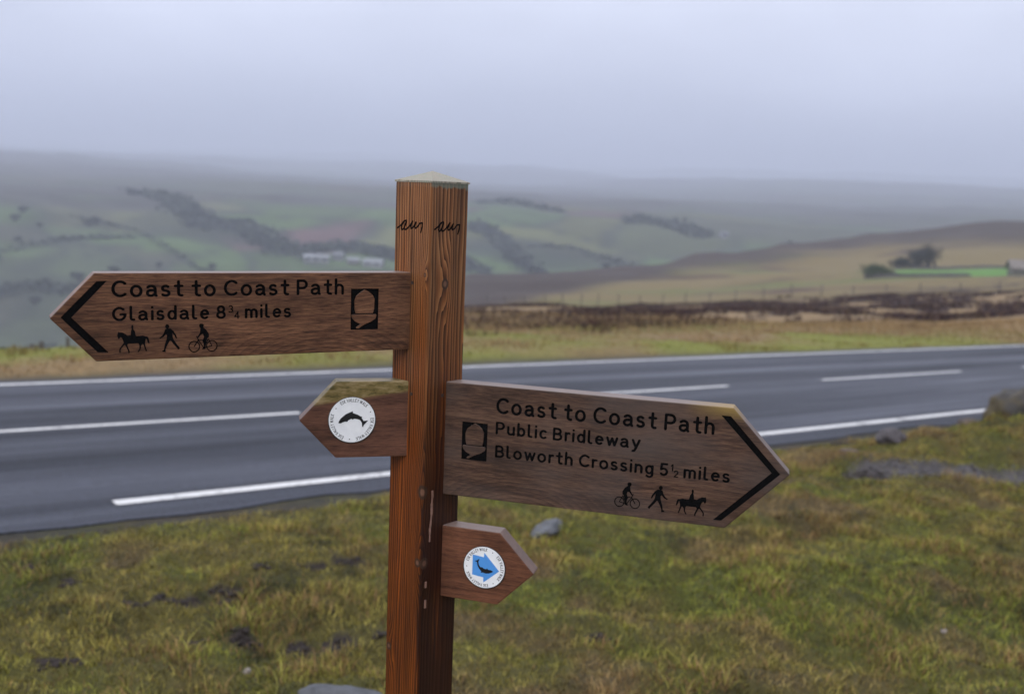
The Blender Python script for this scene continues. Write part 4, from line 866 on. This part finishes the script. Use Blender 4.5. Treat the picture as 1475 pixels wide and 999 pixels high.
# buildings
def house(name, px, r, w, d, h, roof_h, rot, mw, mr_, label, group=None, nwin=0, z_off=0):
    x, y = at_r(px, r); z = gz(x, y); rt = empty(name, (x, y, z-.3)); rt.rotation_euler = (0, 0, rot); tag(rt, label, 'building', group)
    bm = bmesh.new(); box_bm(bm, -w/2, w/2, -d/2, d/2, -1.5, h+.3)
    bm.verts.ensure_lookup_table()
    g1 = [bm.verts.new((sx*w/2, sy*d/2, h+.3)) for sx in (-1, 1) for sy in (-1, 1)]
    a0 = bm.verts.new((-w/2, 0, h+.3+roof_h)); a1 = bm.verts.new((w/2, 0, h+.3+roof_h)); bm.faces.new((g1[0], g1[1], a0)); bm.faces.new((g1[2], a1, g1[3])); bm_obj('wall', bm, mw, rt)
    bm = bmesh.new(); e = .35; T_ = .22
    for sy in (-1, 1):
        q = [(-w/2-e, sy*(d/2+e), h+.3-roof_h*e/(d/2)), (w/2+e, sy*(d/2+e), h+.3-roof_h*e/(d/2)), (w/2+e, 0, h+.32+roof_h), (-w/2-e, 0, h+.32+roof_h)]
        lo_ = [bm.verts.new(p) for p in q]; hi_ = [bm.verts.new((p[0], p[1], p[2]+T_)) for p in q]; bm.faces.new(lo_); bm.faces.new(hi_)
        for i in range(4): bm.faces.new((lo_[i], lo_[(i+1) % 4], hi_[(i+1) % 4], hi_[i]))
    bmesh.ops.recalc_face_normals(bm, faces=bm.faces); bm_obj('roof', bm, mr_, rt)
    for i in range(nwin):
        bm = bmesh.new(); cx = -w/2+w*(i+.5)/nwin; box_bm(bm, cx-.5, cx+.5, -d/2-.04, -d/2+.05, h*.45, h*.45+1.1); bm_obj('window', bm, m_glass, rt)
    return rt
m_white = simple_mat('whitewashed_wall', (.21, .21, .22), .8, .2, .6); m_tin = simple_mat('pale_tin_roof', (.19, .20, .22), .45, .15, .5); m_slate = simple_mat('slate_roof', (.12, .125, .14), .6, .25, 2)
m_stone = stone_mat('barn_stone', (.14, .125, .105)); m_glass = simple_mat('dark_window', (.02, .022, .026), .15, .2, 3); m_lichen = simple_mat('lichened_roof', (.16, .14, .125), .8, .3, 2)
house('stone_barn', 1482, 143.5, 4.6, 3.0, 1.15, .8, -.25, m_stone, m_lichen, 'low stone barn with pale roof at the end of the green pasture', None, 1)
GF = 'farm buildings across the valley'
house('farm_shed', 456, 402, 9.5, 5.2, 1.9, .9, .10, m_white, m_tin, 'long white farm shed, the largest of the hazy farm buildings', GF, 3)
house('farm_house', 487, 405, 4, 3.6, 2.0, 1.1, -.1, m_white, m_slate, 'small white farmhouse with dark slate roof between two pale sheds', GF, 2)
house('farm_shed', 508, 399, 4.4, 4, 1.6, .8, .3, m_stone, m_tin, 'grey stone shed with pale roof beside the small farmhouse', GF, 0)
house('farm_shed', 538, 396, 7.5, 4.8, 1.7, .9, -.15, m_white, m_tin, 'pale shed nearest the signpost in the hazy farm group', GF, 2)
house('farm_house', 1038, 470, 3.5, 3, 1.7, .9, .2, m_white, m_slate, 'lone white cottage high among the hazy fields', None, 2)
# hedgerow trees scattered over the valley fields
proto = None; n_t = 0
for _ in range(4000):
    if n_t >= 45: break
    px = random.uniform(-40, 1150); r = random.uniform(300, 470); x, y = at_r(px, r)
    if vnoise(np.array(x/40), np.array(y/30), 91) < .63: continue
    hgt = random.uniform(1.6, 3.0)
    if proto is None:
        proto = tree('valley_tree', px, r, 7.5, .9, 'dark tree among the hazy fields across the valley', 20, (.020, .027, .015), 1500, True, 'tree', .2); proto['group'] = 'trees across the valley'; o = proto
    else:
        o = proto.copy(); COL.objects.link(o); o.location = (x, y, gz(x, y))
        for ch in proto.children:
            c = ch.copy(); COL.objects.link(c); c.parent = o
    k = hgt/7.5; o.scale = (k*random.uniform(.9, 1.5), k*1.2, k); o.rotation_euler = (0, 0, random.uniform(0, 6.28)); n_t += 1
# hedges and shelter belts
HV, HT, HC = [], [], []
def belt(p0, p1, w, h, n):
    a = np.array(at_r(*p0)); b = np.array(at_r(*p1)); u = RNG.uniform(0, 1, n)[:, None]; c = a+(b-a)*u+RNG.normal(0, w, (n, 2))+np.stack([np.zeros(n), (vnoise(u[:, 0]*6, u[:, 0]*0, 95)-.5)*16], -1)
    z = terrain(c[:, 0], c[:, 1]); s_ = h*RNG.uniform(.3, .6, n); C = np.stack([c[:, 0], c[:, 1], z+RNG.uniform(0, h, n)*.75], -1); k = sum(map(len, HV))
    tri = np.stack([C+np.stack([RNG.normal(0, 1, n)*s_, RNG.normal(0, 1, n)*s_, RNG.normal(0, .6, n)*s_], -1) for _ in range(3)], 1).reshape(-1, 3)
    HV.append(tri); HT.append(k+np.arange(3*n).reshape(-1, 3)); HC.append(np.repeat(np.array([.030, .038, .026])*RNG.uniform(.6, 1.5, n)[:, None], 3, 0))
for a, b, w, h, n in (((205, 720), (300, 590), 5, 4, 1500), ((300, 590), (420, 540), 5, 4, 1500), ((420, 540), (600, 530), 3.5, 3.5, 1500), ((600, 530), (700, 505), 3, 3, 700), ((680, 600), (775, 500), 3.5, 3.5, 1200), ((690, 760), (800, 690), 4, 3.5, 800),
                      ((900, 640), (1010, 610), 4, 4, 900), ((-20, 372), (130, 362), 2, 2.6, 800), ((-20, 450), (110, 466), 2.5, 2.6, 700), ((0, 520), (200, 560), 2, 2.2, 500), ((120, 600), (330, 480), 1.6, 1.8, 500), ((760, 560), (960, 520), 2, 2, 600)): belt((a[0], a[1]*.78), (b[0], b[1]*.78), w*.75, h*.75, n)
tag(link('hedgerows', np_mesh('hedgerows', np.concatenate(HV), np.concatenate(HT), np.concatenate(HC)), m_twig), 'dark hedges and tree belts dividing the valley fields', 'hedge', None, 'stuff')
# ------------------------------------------------------------------ haze
bm = bmesh.new(); box_bm(bm, -7300, 7300, -7300, 7300, -100, 240); hz = bm_obj('haze', bm, []); tag(hz, 'pale damp haze filling the valley', 'haze', None, 'stuff')
m = bpy.data.materials.new('haze'); m.use_nodes = True; t = m.node_tree; t.nodes.clear(); ou = t.nodes.new('ShaderNodeOutputMaterial'); pv = t.nodes.new('ShaderNodeVolumePrincipled')
pv.inputs['Color'].default_value = (.73, .785, .93, 1); pv.inputs['Density'].default_value = 1/1200.0; pv.inputs['Anisotropy'].default_value = .2
t.links.new(pv.outputs[0], ou.inputs['Volume']); hz.data.materials.append(m)
